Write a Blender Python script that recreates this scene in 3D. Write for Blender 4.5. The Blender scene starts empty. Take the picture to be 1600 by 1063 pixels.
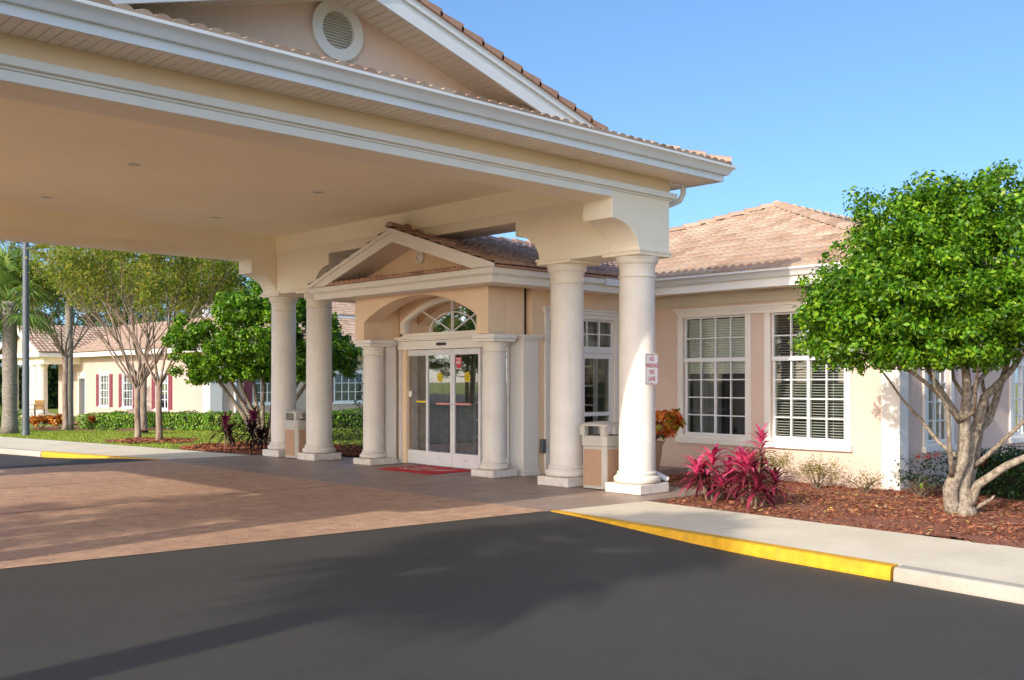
import bpy, bmesh, math, random
import numpy as np
from mathutils import Vector, Matrix

random.seed(7); RNG = np.random.default_rng(11)
SC = bpy.context.scene
COL = SC.collection
PI = math.pi

# ------------------------------------------------------------------ materials
def _n(nt, t, **k):
    n = nt.nodes.new(t)
    for a, b in k.items():
        setattr(n, a, b)
    return n

def base_mat(name):
    m = bpy.data.materials.new(name); m.use_nodes = True
    nt = m.node_tree
    bsdf = nt.nodes['Principled BSDF']
    return m, nt, bsdf

def mix_rgb(nt, fac, a, b, mode='MIX'):
    n = _n(nt, 'ShaderNodeMix', data_type='RGBA', blend_type=mode)
    for sock, v in ((n.inputs[0], fac), (n.inputs[6], a), (n.inputs[7], b)):
        if hasattr(v, 'is_output') or isinstance(v, bpy.types.NodeSocket):
            nt.links.new(v, sock)
        else:
            sock.default_value = v if not isinstance(v, tuple) else (*v[:3], 1)
    return n.outputs[2]

def noise(nt, vec, scale, detail=4, rough=.55):
    n = _n(nt, 'ShaderNodeTexNoise'); n.inputs['Scale'].default_value = scale
    n.inputs['Detail'].default_value = detail; n.inputs['Roughness'].default_value = rough
    nt.links.new(vec, n.inputs['Vector']); return n.outputs['Fac']

def ramp(nt, val, a, b):
    n = _n(nt, 'ShaderNodeMapRange'); n.inputs[1].default_value = a; n.inputs[2].default_value = b
    nt.links.new(val, n.inputs[0]); return n.outputs[0]

def wpos(nt):
    g = _n(nt, 'ShaderNodeNewGeometry'); return g.outputs['Position']

def bump(nt, bsdf, h, strength, dist=.01, prev=None):
    b = _n(nt, 'ShaderNodeBump'); b.inputs['Strength'].default_value = strength
    b.inputs['Distance'].default_value = dist
    nt.links.new(h, b.inputs['Height'])
    if prev is not None: nt.links.new(prev, b.inputs['Normal'])
    nt.links.new(b.outputs[0], bsdf.inputs['Normal']); return b.outputs[0]

def paint(name, col, rough=.6, var=.08, scale=1.5, bs=.0, bscale=80., streak=0., dirt=None):
    """painted / plastered surface: base colour + large scale weathering + fine grain"""
    m, nt, p = base_mat(name); v = wpos(nt)
    n1 = ramp(nt, noise(nt, v, scale, 5), .3, .7)
    dark = tuple(c * (1 - var) for c in col); lite = tuple(min(1, c * (1 + var * .6)) for c in col)
    c = mix_rgb(nt, n1, dark, lite)
    if streak:
        mp = _n(nt, 'ShaderNodeMapping'); mp.inputs['Scale'].default_value = (9, 9, .55)
        nt.links.new(v, mp.inputs[0])
        s = ramp(nt, noise(nt, mp.outputs[0], 1.2, 5, .7), .52, .8)
        ml = _n(nt, 'ShaderNodeMath', operation='MULTIPLY'); ml.inputs[1].default_value = streak
        nt.links.new(s, ml.inputs[0])
        c = mix_rgb(nt, ml.outputs[0], c, dirt or tuple(x * .55 for x in col))
    nt.links.new(c, p.inputs['Base Color']); p.inputs['Roughness'].default_value = rough
    if bs:
        h = noise(nt, v, bscale, 3, .6); bump(nt, p, h, bs, .004)
    return m

def flat(name, col, rough=.5, metal=0.):
    m, nt, p = base_mat(name); v = wpos(nt)
    c = mix_rgb(nt, noise(nt, v, 6, 3), tuple(x * .88 for x in col), tuple(min(1, x * 1.06) for x in col))
    nt.links.new(c, p.inputs['Base Color']); p.inputs['Roughness'].default_value = rough
    p.inputs['Metallic'].default_value = metal; return m

def leafmat(name, cols, gloss=.25, transl=.35, rough=.4):
    """foliage: colour picked per leaf, with translucency"""
    m = bpy.data.materials.new(name); m.use_nodes = True; nt = m.node_tree
    p = nt.nodes['Principled BSDF']
    g = _n(nt, 'ShaderNodeNewGeometry')
    cr = _n(nt, 'ShaderNodeValToRGB'); cr.color_ramp.interpolation = 'LINEAR'
    el = cr.color_ramp.elements
    el[0].position = 0; el[0].color = (*cols[0], 1); el[1].position = 1; el[1].color = (*cols[-1], 1)
    for i, c in enumerate(cols[1:-1]):
        e = el.new((i + 1) / (len(cols) - 1)); e.color = (*c, 1)
    nt.links.new(g.outputs['Random Per Island'], cr.inputs[0])
    sh = mix_rgb(nt, ramp(nt, noise(nt, g.outputs['Position'], 3.6, 3), .32, .66), (.55, .58, .6), (1.15, 1.12, 1.0))  # painted shadow: darker noise patches stand for gaps between leaf tufts
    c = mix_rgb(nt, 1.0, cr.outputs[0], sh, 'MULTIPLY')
    nt.links.new(c, p.inputs['Base Color']); p.inputs['Roughness'].default_value = rough
    p.inputs['Specular IOR Level'].default_value = gloss
    tr = _n(nt, 'ShaderNodeBsdfTranslucent')
    c2 = mix_rgb(nt, 1.0, c, (1.25, 1.2, .55), 'MULTIPLY'); nt.links.new(c2, tr.inputs[0])
    mx = _n(nt, 'ShaderNodeMixShader'); mx.inputs[0].default_value = transl
    nt.links.new(p.outputs[0], mx.inputs[1]); nt.links.new(tr.outputs[0], mx.inputs[2])
    nt.links.new(mx.outputs[0], nt.nodes['Material Output'].inputs[0])
    return m

def glassmat(name, tint=(.78, .84, .82), boost=1.6):
    m = bpy.data.materials.new(name); m.use_nodes = True; nt = m.node_tree
    nt.nodes.remove(nt.nodes['Principled BSDF'])
    t = _n(nt, 'ShaderNodeBsdfTransparent'); t.inputs[0].default_value = (*tint, 1)
    g = _n(nt, 'ShaderNodeBsdfGlossy'); g.inputs['Roughness'].default_value = .015
    f = _n(nt, 'ShaderNodeFresnel'); f.inputs[0].default_value = 1.5
    ml = _n(nt, 'ShaderNodeMath', operation='MULTIPLY_ADD', use_clamp=True)
    ml.inputs[1].default_value = boost; ml.inputs[2].default_value = .03
    nt.links.new(f.outputs[0], ml.inputs[0])
    mx = _n(nt, 'ShaderNodeMixShader'); nt.links.new(ml.outputs[0], mx.inputs[0])
    nt.links.new(t.outputs[0], mx.inputs[1]); nt.links.new(g.outputs[0], mx.inputs[2])
    nt.links.new(mx.outputs[0], nt.nodes['Material Output'].inputs[0])
    return m

def tilemat(name, cols, du=.334, dv=.34):
    m, nt, p = base_mat(name)
    uv = _n(nt, 'ShaderNodeUVMap')
    sx = _n(nt, 'ShaderNodeSeparateXYZ'); nt.links.new(uv.outputs[0], sx.inputs[0])
    def fl(s, d):
        a = _n(nt, 'ShaderNodeMath', operation='DIVIDE'); a.inputs[1].default_value = d; nt.links.new(s, a.inputs[0])
        b = _n(nt, 'ShaderNodeMath', operation='FLOOR'); nt.links.new(a.outputs[0], b.inputs[0]); return b.outputs[0]
    cb = _n(nt, 'ShaderNodeCombineXYZ'); nt.links.new(fl(sx.outputs[0], du), cb.inputs[0]); nt.links.new(fl(sx.outputs[1], dv), cb.inputs[1])
    wn = _n(nt, 'ShaderNodeTexWhiteNoise', noise_dimensions='3D'); nt.links.new(cb.outputs[0], wn.inputs['Vector'])
    cr = _n(nt, 'ShaderNodeValToRGB'); el = cr.color_ramp.elements
    el[0].color = (*cols[0], 1); el[1].color = (*cols[-1], 1)
    for i, c in enumerate(cols[1:-1]):
        e = el.new((i + 1) / (len(cols) - 1)); e.color = (*c, 1)
    nt.links.new(wn.outputs['Value'], cr.inputs[0])
    v = wpos(nt)
    c = mix_rgb(nt, ramp(nt, noise(nt, v, 11, 5, .7), .5, .95), cr.outputs[0], tuple(x * .7 for x in cols[0]))
    c = mix_rgb(nt, ramp(nt, noise(nt, v, .8, 3), .5, 1.2), c, cols[2])
    nt.links.new(c, p.inputs['Base Color']); p.inputs['Roughness'].default_value = .85
    bump(nt, p, noise(nt, v, 60, 3), .25, .004)
    return m

M = {}
M['cream'] = paint('cream_stucco', (.90, .82, .64), .7, .05, .9, .35, 160, .06)
M['ceil'] = paint('canopy_ceiling', (.93, .86, .64), .8, .04, .6, .2, 200)
M['peach'] = paint('peach_stucco', (.84, .64, .43), .75, .07, 1.1, .35, 130, .10)
M['pink'] = paint('pale_pink_stucco', (.68, .53, .43), .75, .06, 1.0, .4, 130, .10)
M['coltex'] = paint('textured_column', (.78, .73, .64), .75, .08, 2.5, .9, 55, .30, (.50, .42, .32))
M['cap'] = paint('capital_paint', (.78, .72, .60), .65, .05, 2, .2, 90, .05)
M['white'] = paint('white_trim', (.82, .80, .73), .5, .04, 2.0, 0, 80, .05)
M['gutter'] = paint('gutter_enamel', (.74, .76, .74), .38, .05, 2.0, 0, 80, .10)
M['wtrim'] = paint('window_trim', (.82, .79, .71), .55, .04, 2)
M['vinyl'] = paint('white_vinyl', (.78, .79, .79), .35, .03, 3)
M['frame'] = paint('white_aluminium', (.72, .73, .72), .35, .05, 4)
M['soffit'] = paint('soffit_vinyl', (.88, .80, .67), .6, .05, 3)
M['dark'] = flat('dark_void', (.02, .02, .02), .9)
M['glass'] = glassmat('window_glass', (.84, .89, .86), 1.8)
M['glassd'] = glassmat('door_glass', (.80, .86, .84), 7.0)
M['blind'] = paint('blind_slats', (.78, .79, .73), .6, .05, 4)
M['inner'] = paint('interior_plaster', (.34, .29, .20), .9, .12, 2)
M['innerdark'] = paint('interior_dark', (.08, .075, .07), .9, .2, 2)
M['maroon'] = paint('maroon_shutter', (.22, .045, .06), .55, .12, 3)
M['tile'] = tilemat('terracotta_tiles', [(.33, .22, .15), (.42, .29, .20), (.49, .37, .27), (.42, .27, .19), (.54, .43, .32)])
M['tiled'] = tilemat('brown_tiles', [(.30, .17, .12), (.42, .24, .16), (.48, .30, .20), (.38, .20, .14), (.50, .34, .25)])
M['tile_shaded'] = tilemat('shade_tinted_tiles', [(.27, .18, .15), (.36, .25, .20), (.45, .32, .25), (.38, .24, .18), (.48, .36, .29)])  # canopy shadow put into the tile colour as a purple cast
M['metal'] = flat('grey_metal', (.10, .115, .125), .45, 0)
M['black'] = flat('black_plastic', (.02, .02, .022), .4)
M['yellow'] = paint('yellow_kerb_paint', (.70, .375, .012), .6, .2, 9, .5, 120, .5, (.34, .24, .07))
M['canframe'] = paint('trash_can_shell', (.50, .465, .39), .6, .06, 4, .2, 200)
M['canpanel'] = paint('trash_can_panel', (.46, .28, .17), .8, .10, 30, .6, 250)
M['red'] = paint('red_mat', (.60, .012, .03), .9, .15, 40, .5, 300)
M['signw'] = flat('sign_white', (.80, .80, .77), .4)
M['signr'] = flat('sign_red', (.55, .03, .05), .4)
M['styel'] = flat('sticker_yellow', (.80, .62, .01), .5)
M['pinks'] = flat('pink_strip', (.62, .25, .24), .5)
M['terra'] = paint('terracotta_pot', (.40, .24, .15), .8, .1, 6, .3, 60)
M['wood'] = flat('bench_wood', (.38, .22, .08), .6)
M['soil'] = paint('potting_soil', (.04, .028, .02), .95, .3, 20, .6, 60)
M['bark_pale'] = None

def bark(name, a, b, scale=14, stretch=.3, bs=.8):
    m, nt, p = base_mat(name); v = wpos(nt)
    mp = _n(nt, 'ShaderNodeMapping'); mp.inputs['Scale'].default_value = (1, 1, stretch); nt.links.new(v, mp.inputs[0])
    n1 = noise(nt, mp.outputs[0], scale, 6, .65)
    c = mix_rgb(nt, ramp(nt, n1, .38, .62), a, b)
    c = mix_rgb(nt, ramp(nt, noise(nt, v, scale * 2.3, 3), .6, .72), c, tuple(min(1, x * 1.3) for x in b))
    nt.links.new(c, p.inputs['Base Color']); p.inputs['Roughness'].default_value = .9
    bump(nt, p, n1, bs, .012); return m

M['bark_pale'] = bark('pale_lichen_bark', (.13, .095, .065), (.35, .30, .23), 24, .7, 1.)
M['bark_grey'] = bark('grey_palm_bark', (.15, .125, .10), (.30, .265, .22), 14, 1.6)
M['bark_crape'] = bark('crape_bark', (.17, .11, .075), (.33, .26, .20), 8, .3, .3)
M['bark_dark'] = bark('pine_bark', (.07, .05, .04), (.17, .13, .10), 8, .4)
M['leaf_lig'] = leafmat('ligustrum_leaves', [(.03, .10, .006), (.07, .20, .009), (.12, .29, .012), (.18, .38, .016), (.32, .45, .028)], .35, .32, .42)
M['leaf_hedge'] = leafmat('hedge_leaves', [(.08, .21, .012), (.18, .36, .025), (.36, .50, .06)], .4, .3)
M['leaf_dark'] = leafmat('dark_hedge_leaves', [(.012, .045, .010), (.02, .075, .014), (.04, .11, .02)], .5, .2)
M['leaf_olive'] = leafmat('crape_leaves', [(.11, .20, .02), (.19, .29, .035), (.32, .36, .06), (.42, .33, .07)], .2, .45, .6)
M['leaf_pine'] = leafmat('back_tree_leaves', [(.10, .16, .03), (.20, .27, .05), (.34, .38, .08), (.46, .42, .10)], .15, .35, .7)
M['leaf_back'] = leafmat('green_tree_leaves', [(.05, .11, .02), (.10, .20, .03), (.20, .30, .05)], .2, .3, .6)
M['leaf_palm'] = leafmat('palm_fronds', [(.12, .24, .05), (.22, .36, .09), (.36, .46, .13)], .35, .3, .5)
M['leaf_palmy'] = leafmat('yellowish_palm_fronds', [(.22, .30, .05), (.36, .40, .08), (.50, .46, .10), (.46, .32, .10)], .3, .3, .5)
M['leaf_pink'] = leafmat('pink_cordyline_leaves', [(.38, .02, .10), (.70, .06, .22), (.88, .12, .32), (.90, .20, .38)], .5, .3, .35)
M['leaf_mar'] = leafmat('maroon_cordyline_leaves', [(.05, .010, .018), (.14, .018, .035), (.34, .035, .09), (.09, .03, .02)], .5, .2, .35)
M['leaf_black'] = leafmat('dark_cordyline_leaves', [(.012, .014, .009), (.028, .018, .014), (.05, .02, .03)], .5, .15, .35)
M['leaf_plum'] = leafmat('plum_cordyline_leaves', [(.10, .012, .045), (.20, .02, .09), (.28, .04, .12)], .5, .3, .35)
M['leaf_croton'] = leafmat('croton_leaves', [(.08, .16, .02), (.52, .42, .05), (.72, .30, .05), (.76, .16, .04), (.66, .07, .03)], .5, .25, .35)
M['leaf_croty'] = leafmat('orange_croton_leaves', [(.60, .32, .02), (.62, .20, .02), (.50, .08, .02), (.66, .45, .04)], .4, .25, .4)
M['leaf_pale'] = leafmat('pale_shrub_leaves', [(.12, .14, .03), (.26, .26, .06), (.42, .38, .14), (.44, .34, .18)], .2, .3, .6)
M['flower'] = leafmat('red_flowers', [(.60, .03, .02), (.70, .10, .06)], .2, .3, .6)
M['twig'] = flat('twigs', (.20, .14, .09), .9)

def add_dirt(m, z0, z1, amount, col):
    nt = m.node_tree; p = nt.nodes['Principled BSDF']; src = p.inputs['Base Color'].links[0].from_socket; v = wpos(nt)
    sp = _n(nt, 'ShaderNodeSeparateXYZ'); nt.links.new(v, sp.inputs[0])
    mr = _n(nt, 'ShaderNodeMapRange'); mr.inputs[1].default_value = z0; mr.inputs[2].default_value = z1; mr.inputs[3].default_value = amount; mr.inputs[4].default_value = 0
    nt.links.new(sp.outputs[2], mr.inputs[0])
    q = _n(nt, 'ShaderNodeMath', operation='MULTIPLY'); nt.links.new(mr.outputs[0], q.inputs[0]); nt.links.new(ramp(nt, noise(nt, v, 7, 6, .7), .35, .65), q.inputs[1])
    nt.links.new(mix_rgb(nt, q.outputs[0], src, col), p.inputs['Base Color'])
add_dirt(M['coltex'], -.05, .55, .55, (.42, .34, .25)); add_dirt(M['pink'], -.2, .5, .5, (.34, .25, .18)); add_dirt(M['wtrim'], -.05, .3, .4, (.42, .36, .28))
M['pinkfar'] = paint('far_wing_stucco', (.55, .43, .35), .8, .07, 1.0, .3, 60, .15)
# ------------------------------------------------------------------ mesh builder
class MB:
    def __init__(s, T=None):
        s.v = []; s.f = []; s.T = T; s.uv = None; s.smooth = False
    def add(s, verts, faces):
        b = len(s.v)
        if s.T is not None: verts = [tuple(s.T @ Vector(p)) for p in verts]
        s.v += [tuple(p) for p in verts]; s.f += [tuple(i + b for i in f) for f in faces]; return s
    def box(s, x0, x1, y0, y1, z0, z1):
        x0, x1 = sorted((x0, x1)); y0, y1 = sorted((y0, y1)); z0, z1 = sorted((z0, z1))
        return s.add([(x0, y0, z0), (x1, y0, z0), (x1, y1, z0), (x0, y1, z0), (x0, y0, z1), (x1, y0, z1), (x1, y1, z1), (x0, y1, z1)],
              [(0, 3, 2, 1), (4, 5, 6, 7), (0, 1, 5, 4), (1, 2, 6, 5), (2, 3, 7, 6), (3, 0, 4, 7)])
    def prism(s, poly, axis, a, b):
        """poly in the two other axes (x,z for axis y; y,z for axis x; x,y for z)"""
        def P(p, t):
            return {'x': (t, p[0], p[1]), 'y': (p[0], t, p[1]), 'z': (p[0], p[1], t)}[axis]
        n = len(poly); vs = [P(p, a) for p in poly] + [P(p, b) for p in poly]
        return s.add(vs, [tuple(range(n))[::-1], tuple(range(n, 2 * n))] + [(i, (i + 1) % n, n + (i + 1) % n, n + i) for i in range(n)])
    def lathe(s, prof, cx, cy, n=40, caps=True):
        vs = []; fs = []; k = len(prof)
        for i in range(n):
            a = 2 * PI * i / n; c, d = math.cos(a), math.sin(a)
            vs += [(cx + r * c, cy + r * d, z) for r, z in prof]
        for i in range(n):
            j = (i + 1) % n
            fs += [(i * k + q, j * k + q, j * k + q + 1, i * k + q + 1) for q in range(k - 1)]
        if caps: fs += [tuple(i * k for i in range(n))[::-1], tuple(i * k + k - 1 for i in range(n))]
        return s.add(vs, fs)
    def tube(s, pts, rad, n=8, cap=True):
        pts = [Vector(p) for p in pts]
        if not hasattr(rad, '__len__'): rad = [rad] * len(pts)
        vs = []; fs = []; up = None
        for i, p in enumerate(pts):
            d = (pts[min(i + 1, len(pts) - 1)] - pts[max(i - 1, 0)]).normalized()
            if up is None: up = Vector((0, 0, 1)) if abs(d.z) < .9 else Vector((1, 0, 0))
            a = d.cross(up).normalized(); b = d.cross(a).normalized(); up = -b if False else up
            for q in range(n):
                t = 2 * PI * q / n; vs.append(tuple(p + rad[i] * (math.cos(t) * a + math.sin(t) * b)))
        for i in range(len(pts) - 1):
            for q in range(n):
                r = (q + 1) % n; fs.append((i * n + q, i * n + r, (i + 1) * n + r, (i + 1) * n + q))
        if cap: fs += [tuple(range(n))[::-1], tuple((len(pts) - 1) * n + q for q in range(n))]
        return s.add(vs, fs)

def link(name, v, f, mat, root=None, smooth=False, label=None, kind=None, bevel=0, recalc=True):
    """make ONE mesh object; root given: child of that object, coordinates are world and made relative to it"""
    me = bpy.data.meshes.new(name)
    off = Vector((0, 0, 0))
    if root is not None:
        r = root
        while r is not None: off = off + Vector(r.location); r = r.parent
    if isinstance(v, np.ndarray):
        v = v - np.array(off)
        me.vertices.add(len(v)); me.vertices.foreach_set('co', v.astype(np.float32).ravel())
        nf, k = f.shape; me.loops.add(nf * k); me.loops.foreach_set('vertex_index', f.astype(np.int32).ravel())
        me.polygons.add(nf); me.polygons.foreach_set('loop_start', np.arange(0, nf * k, k, dtype=np.int32))
        me.polygons.foreach_set('loop_total', np.full(nf, k, dtype=np.int32)); me.update(calc_edges=True)
    else:
        me.from_pydata([(p[0] - off.x, p[1] - off.y, p[2] - off.z) for p in v], [], f)
        if recalc or bevel:
            bm = bmesh.new(); bm.from_mesh(me)
            bmesh.ops.recalc_face_normals(bm, faces=bm.faces[:]); bm.to_mesh(me); bm.free()
    me.materials.append(mat)
    if smooth:
        me.polygons.foreach_set('use_smooth', [True] * len(me.polygons))
        if smooth != 'all': me.set_sharp_from_angle(angle=math.radians(38))
    o = bpy.data.objects.new(name, me); COL.objects.link(o)
    if root is not None: o.parent = root
    if label: o['label'] = label
    if kind: o['kind'] = kind
    if bevel:
        b = o.modifiers.new('bevel', 'BEVEL'); b.width = bevel; b.segments = 2; b.limit_method = 'ANGLE'; b.angle_limit = math.radians(40)
    return o

def put(name, mb, mat, root=None, **k):
    return link(name, mb.v, mb.f, M[mat] if isinstance(mat, str) else mat, root, **k)

def thing(name, loc, label, cat, group=None):
    o = bpy.data.objects.new(name, None); o.empty_display_size = .2; COL.objects.link(o); o.location = loc
    o['label'] = label; o['category'] = cat
    if group: o['group'] = group
    return o

def tag(o, label, cat, group=None):
    o['label'] = label; o['category'] = cat
    if group: o['group'] = group
    return o

def copy_tree(o, parent=None):
    c = o.copy(); COL.objects.link(c); c.parent = parent
    for ch in list(o.children): copy_tree(ch, c)
    return c

def frame(origin, a, out):
    """local x = a (along the wall, to the right seen from outside), local y = outwards, z = up"""
    T = Matrix.Identity(4)
    for i in range(3):
        T[i][0] = a[i]; T[i][1] = out[i]; T[i][2] = (0, 0, 1)[i]; T[i][3] = origin[i]
    return T

def smooth01(t):
    t = max(0., min(1., t)); return t * t * (3 - 2 * t)

# ------------------------------------------------------------------ camera, world, sun
cam = bpy.data.cameras.new('camera'); cam.sensor_width = 36; cam.lens = 36 * 1578 / 1600
cam.shift_y = 63.5 / 1600; cam.clip_end = 3000; cam.clip_start = .05
co = bpy.data.objects.new('camera', cam); COL.objects.link(co)
co.location = (0, 0, 1.6); co.rotation_euler = (PI / 2, 0, math.radians(46.45 - 90)); SC.camera = co

SUN = Vector((-2.1, -.308, 1)).normalized()
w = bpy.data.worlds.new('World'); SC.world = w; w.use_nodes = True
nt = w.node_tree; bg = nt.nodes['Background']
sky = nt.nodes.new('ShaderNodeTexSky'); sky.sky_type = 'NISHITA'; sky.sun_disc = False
sky.sun_elevation = math.asin(SUN.z); sky.sun_rotation = math.atan2(SUN.x, SUN.y)
sky.air_density = .6; sky.dust_density = 1.0; sky.ozone_density = 2.0; sky.altitude = 0
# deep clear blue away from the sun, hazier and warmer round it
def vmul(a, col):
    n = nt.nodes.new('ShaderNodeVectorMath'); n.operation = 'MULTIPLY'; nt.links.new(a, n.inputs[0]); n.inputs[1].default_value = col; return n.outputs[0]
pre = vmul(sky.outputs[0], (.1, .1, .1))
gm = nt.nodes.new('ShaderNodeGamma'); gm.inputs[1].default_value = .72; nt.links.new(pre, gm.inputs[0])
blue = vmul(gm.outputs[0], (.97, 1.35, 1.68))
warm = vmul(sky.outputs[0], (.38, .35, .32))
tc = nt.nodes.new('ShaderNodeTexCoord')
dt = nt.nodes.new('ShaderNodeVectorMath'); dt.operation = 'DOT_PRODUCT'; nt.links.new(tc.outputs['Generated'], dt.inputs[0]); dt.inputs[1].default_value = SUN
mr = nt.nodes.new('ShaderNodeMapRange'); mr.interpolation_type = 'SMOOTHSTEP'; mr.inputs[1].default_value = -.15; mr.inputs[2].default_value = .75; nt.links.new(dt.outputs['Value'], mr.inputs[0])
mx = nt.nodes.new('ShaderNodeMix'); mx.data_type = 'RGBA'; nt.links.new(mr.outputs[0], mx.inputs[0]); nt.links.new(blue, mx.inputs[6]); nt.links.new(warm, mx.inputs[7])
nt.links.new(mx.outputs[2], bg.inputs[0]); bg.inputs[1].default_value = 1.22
sl = bpy.data.lights.new('sun', 'SUN'); sl.energy = 4.5; sl.angle = math.radians(.55); sl.color = (1, .91, .79)
so = bpy.data.objects.new('sun', sl); COL.objects.link(so); so.rotation_euler = (-SUN).to_track_quat('-Z', 'Y').to_euler()
SC.cycles.diffuse_bounces = 8; SC.cycles.max_bounces = 14; SC.cycles.transparent_max_bounces = 16
SC.view_settings.view_transform = 'Standard'; SC.view_settings.look = 'None'; SC.view_settings.exposure = 0

# ------------------------------------------------------------------ ground
def gz(x, y):
    """height of the lawn"""
    return -.45 * smooth01((math.hypot(x, y) - 28) / 20) - .012

def sheet(name, poly, z, mat, **k):
    mb = MB(); mb.add([(x, y, z(x, y) if callable(z) else z) for x, y in poly], [tuple(range(len(poly)))])
    o = put(name, mb, mat); o['kind'] = 'structure'; return o

def grid_sheet(name, xs, ys, zf, mat):
    X, Y = np.meshgrid(xs, ys); Z = np.vectorize(zf)(X, Y)
    v = np.stack([X.ravel(), Y.ravel(), Z.ravel()], 1); nx, ny = len(xs), len(ys)
    i = np.arange(nx - 1)[None, :] + nx * np.arange(ny - 1)[:, None]; i = i.ravel()
    f = np.stack([i, i + 1, i + 1 + nx, i + nx], 1)
    o = link(name, v, f, mat, smooth='all'); o['kind'] = 'structure'; return o

# asphalt
def asphalt():
    m, nt, p = base_mat('asphalt'); v = wpos(nt)
    c = mix_rgb(nt, ramp(nt, noise(nt, v, .35, 4), .3, .7), (.052, .048, .041), (.070, .064, .054))
    c = mix_rgb(nt, ramp(nt, noise(nt, v, 3.0, 6, .7), .35, .7), c, (.058, .053, .045))
    g = noise(nt, v, 260, 2, .6)
    c = mix_rgb(nt, ramp(nt, g, .55, .75), c, (.15, .14, .125))
    c = mix_rgb(nt, ramp(nt, noise(nt, v, 95, 3, .7), .56, .68), c, (.026, .025, .023))
    c = mix_rgb(nt, ramp(nt, noise(nt, v, .9, 5, .7), .58, .9), c, (.036, .035, .033))
    nt.links.new(c, p.inputs['Base Color']); p.inputs['Roughness'].default_value = .72
    p.inputs['Specular IOR Level'].default_value = .35
    b = bump(nt, p, g, .9, .006); bump(nt, p, noise(nt, v, 1.2, 3), .15, .03, b); return m
M['asphalt'] = asphalt()

def az(x, y):
    t = -.115 * smooth01((8.72 + (8.85 - x) * .085 - y) / 3.4)
    t += -.12 * smooth01((y - 19.9) / 4)
    return t - .004
grid_sheet('asphalt_road', np.concatenate([np.linspace(-60, -4, 12), np.linspace(-3, 9.6, 22)]),
           np.concatenate([np.linspace(-60, -6, 12), np.linspace(-5, 8.7, 30), np.linspace(9, 19.6, 6), np.linspace(20, 30, 12), np.linspace(34, 120, 12)]), az, M['asphalt'])

# stamped driveway
def stamped():
    m, nt, p = base_mat('stamped_brick_paving'); v = wpos(nt)
    mp = _n(nt, 'ShaderNodeMapping'); mp.inputs['Rotation'].default_value = (0, 0, .5); nt.links.new(v, mp.inputs[0])
    vo = _n(nt, 'ShaderNodeTexVoronoi', feature='DISTANCE_TO_EDGE'); vo.inputs['Scale'].default_value = 5.5
    nt.links.new(mp.outputs[0], vo.inputs['Vector'])
    vc = _n(nt, 'ShaderNodeTexVoronoi'); vc.inputs['Scale'].default_value = 5.5; nt.links.new(mp.outputs[0], vc.inputs['Vector'])
    cell = _n(nt, 'ShaderNodeSeparateXYZ'); nt.links.new(vc.outputs['Color'], cell.inputs[0])
    c = mix_rgb(nt, ramp(nt, noise(nt, v, .6, 5, .65), .32, .7), (.44, .26, .15), (.68, .44, .275))
    c = mix_rgb(nt, ramp(nt, noise(nt, v, 4.5, 6, .75), .42, .66), c, (.31, .185, .125))
    c = mix_rgb(nt, ramp(nt, noise(nt, v, 18, 4, .7), .55, .75), c, (.78, .58, .43))
    k = _n(nt, 'ShaderNodeMath', operation='MULTIPLY'); k.inputs[1].default_value = .28; nt.links.new(cell.outputs[0], k.inputs[0])
    c = mix_rgb(nt, k.outputs[0], c, (.47, .27, .18))
    e = _n(nt, 'ShaderNodeMapRange'); e.inputs[1].default_value = .0; e.inputs[2].default_value = .05; e.inputs[3].default_value = .45; e.inputs[4].default_value = 0
    nt.links.new(vo.outputs['Distance'], e.inputs[0])
    c = mix_rgb(nt, e.outputs[0], c, (.38, .235, .165))
    nt.links.new(c, p.inputs['Base Color']); p.inputs['Roughness'].default_value = .62
    h = ramp(nt, vo.outputs['Distance'], 0, .06)
    b = bump(nt, p, h, .45, .006); bump(nt, p, noise(nt, v, 26, 5, .7), .7, .008, b); return m
M['stamped'] = stamped()

def walkmat():
    m, nt, p = base_mat('coloured_concrete_walk'); v = wpos(nt)
    c = mix_rgb(nt, ramp(nt, noise(nt, v, .9, 5), .3, .7), (.28, .205, .165), (.37, .27, .21))
    c = mix_rgb(nt, ramp(nt, noise(nt, v, 12, 5, .7), .5, .8), c, (.23, .165, .135))
    nt.links.new(c, p.inputs['Base Color'])
    r = ramp(nt, noise(nt, v, 2.5, 4), .3, .7)
    rr = _n(nt, 'ShaderNodeMapRange'); rr.inputs[3].default_value = .42; rr.inputs[4].default_value = .62; nt.links.new(r, rr.inputs[0])
    nt.links.new(rr.outputs[0], p.inputs['Roughness']); bump(nt, p, noise(nt, v, 30, 4), .3, .006); return m
M['walk'] = walkmat()

def concmat(name, a, b):
    m, nt, p = base_mat(name); v = wpos(nt)
    c = mix_rgb(nt, ramp(nt, noise(nt, v, 1.1, 6, .65), .3, .72), a, b)
    c = mix_rgb(nt, ramp(nt, noise(nt, v, 45, 3, .7), .55, .85), c, tuple(x * .7 for x in a))
    nt.links.new(c, p.inputs['Base Color']); p.inputs['Roughness'].default_value = .85
    bump(nt, p, noise(nt, v, 120, 3), .3, .004); return m
M['conc'] = concmat('concrete', (.64, .555, .40), (.80, .70, .52))
M['kerbc'] = concmat('kerb_concrete', (.34, .30, .24), (.50, .46, .38))

XJ = 8.85
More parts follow.
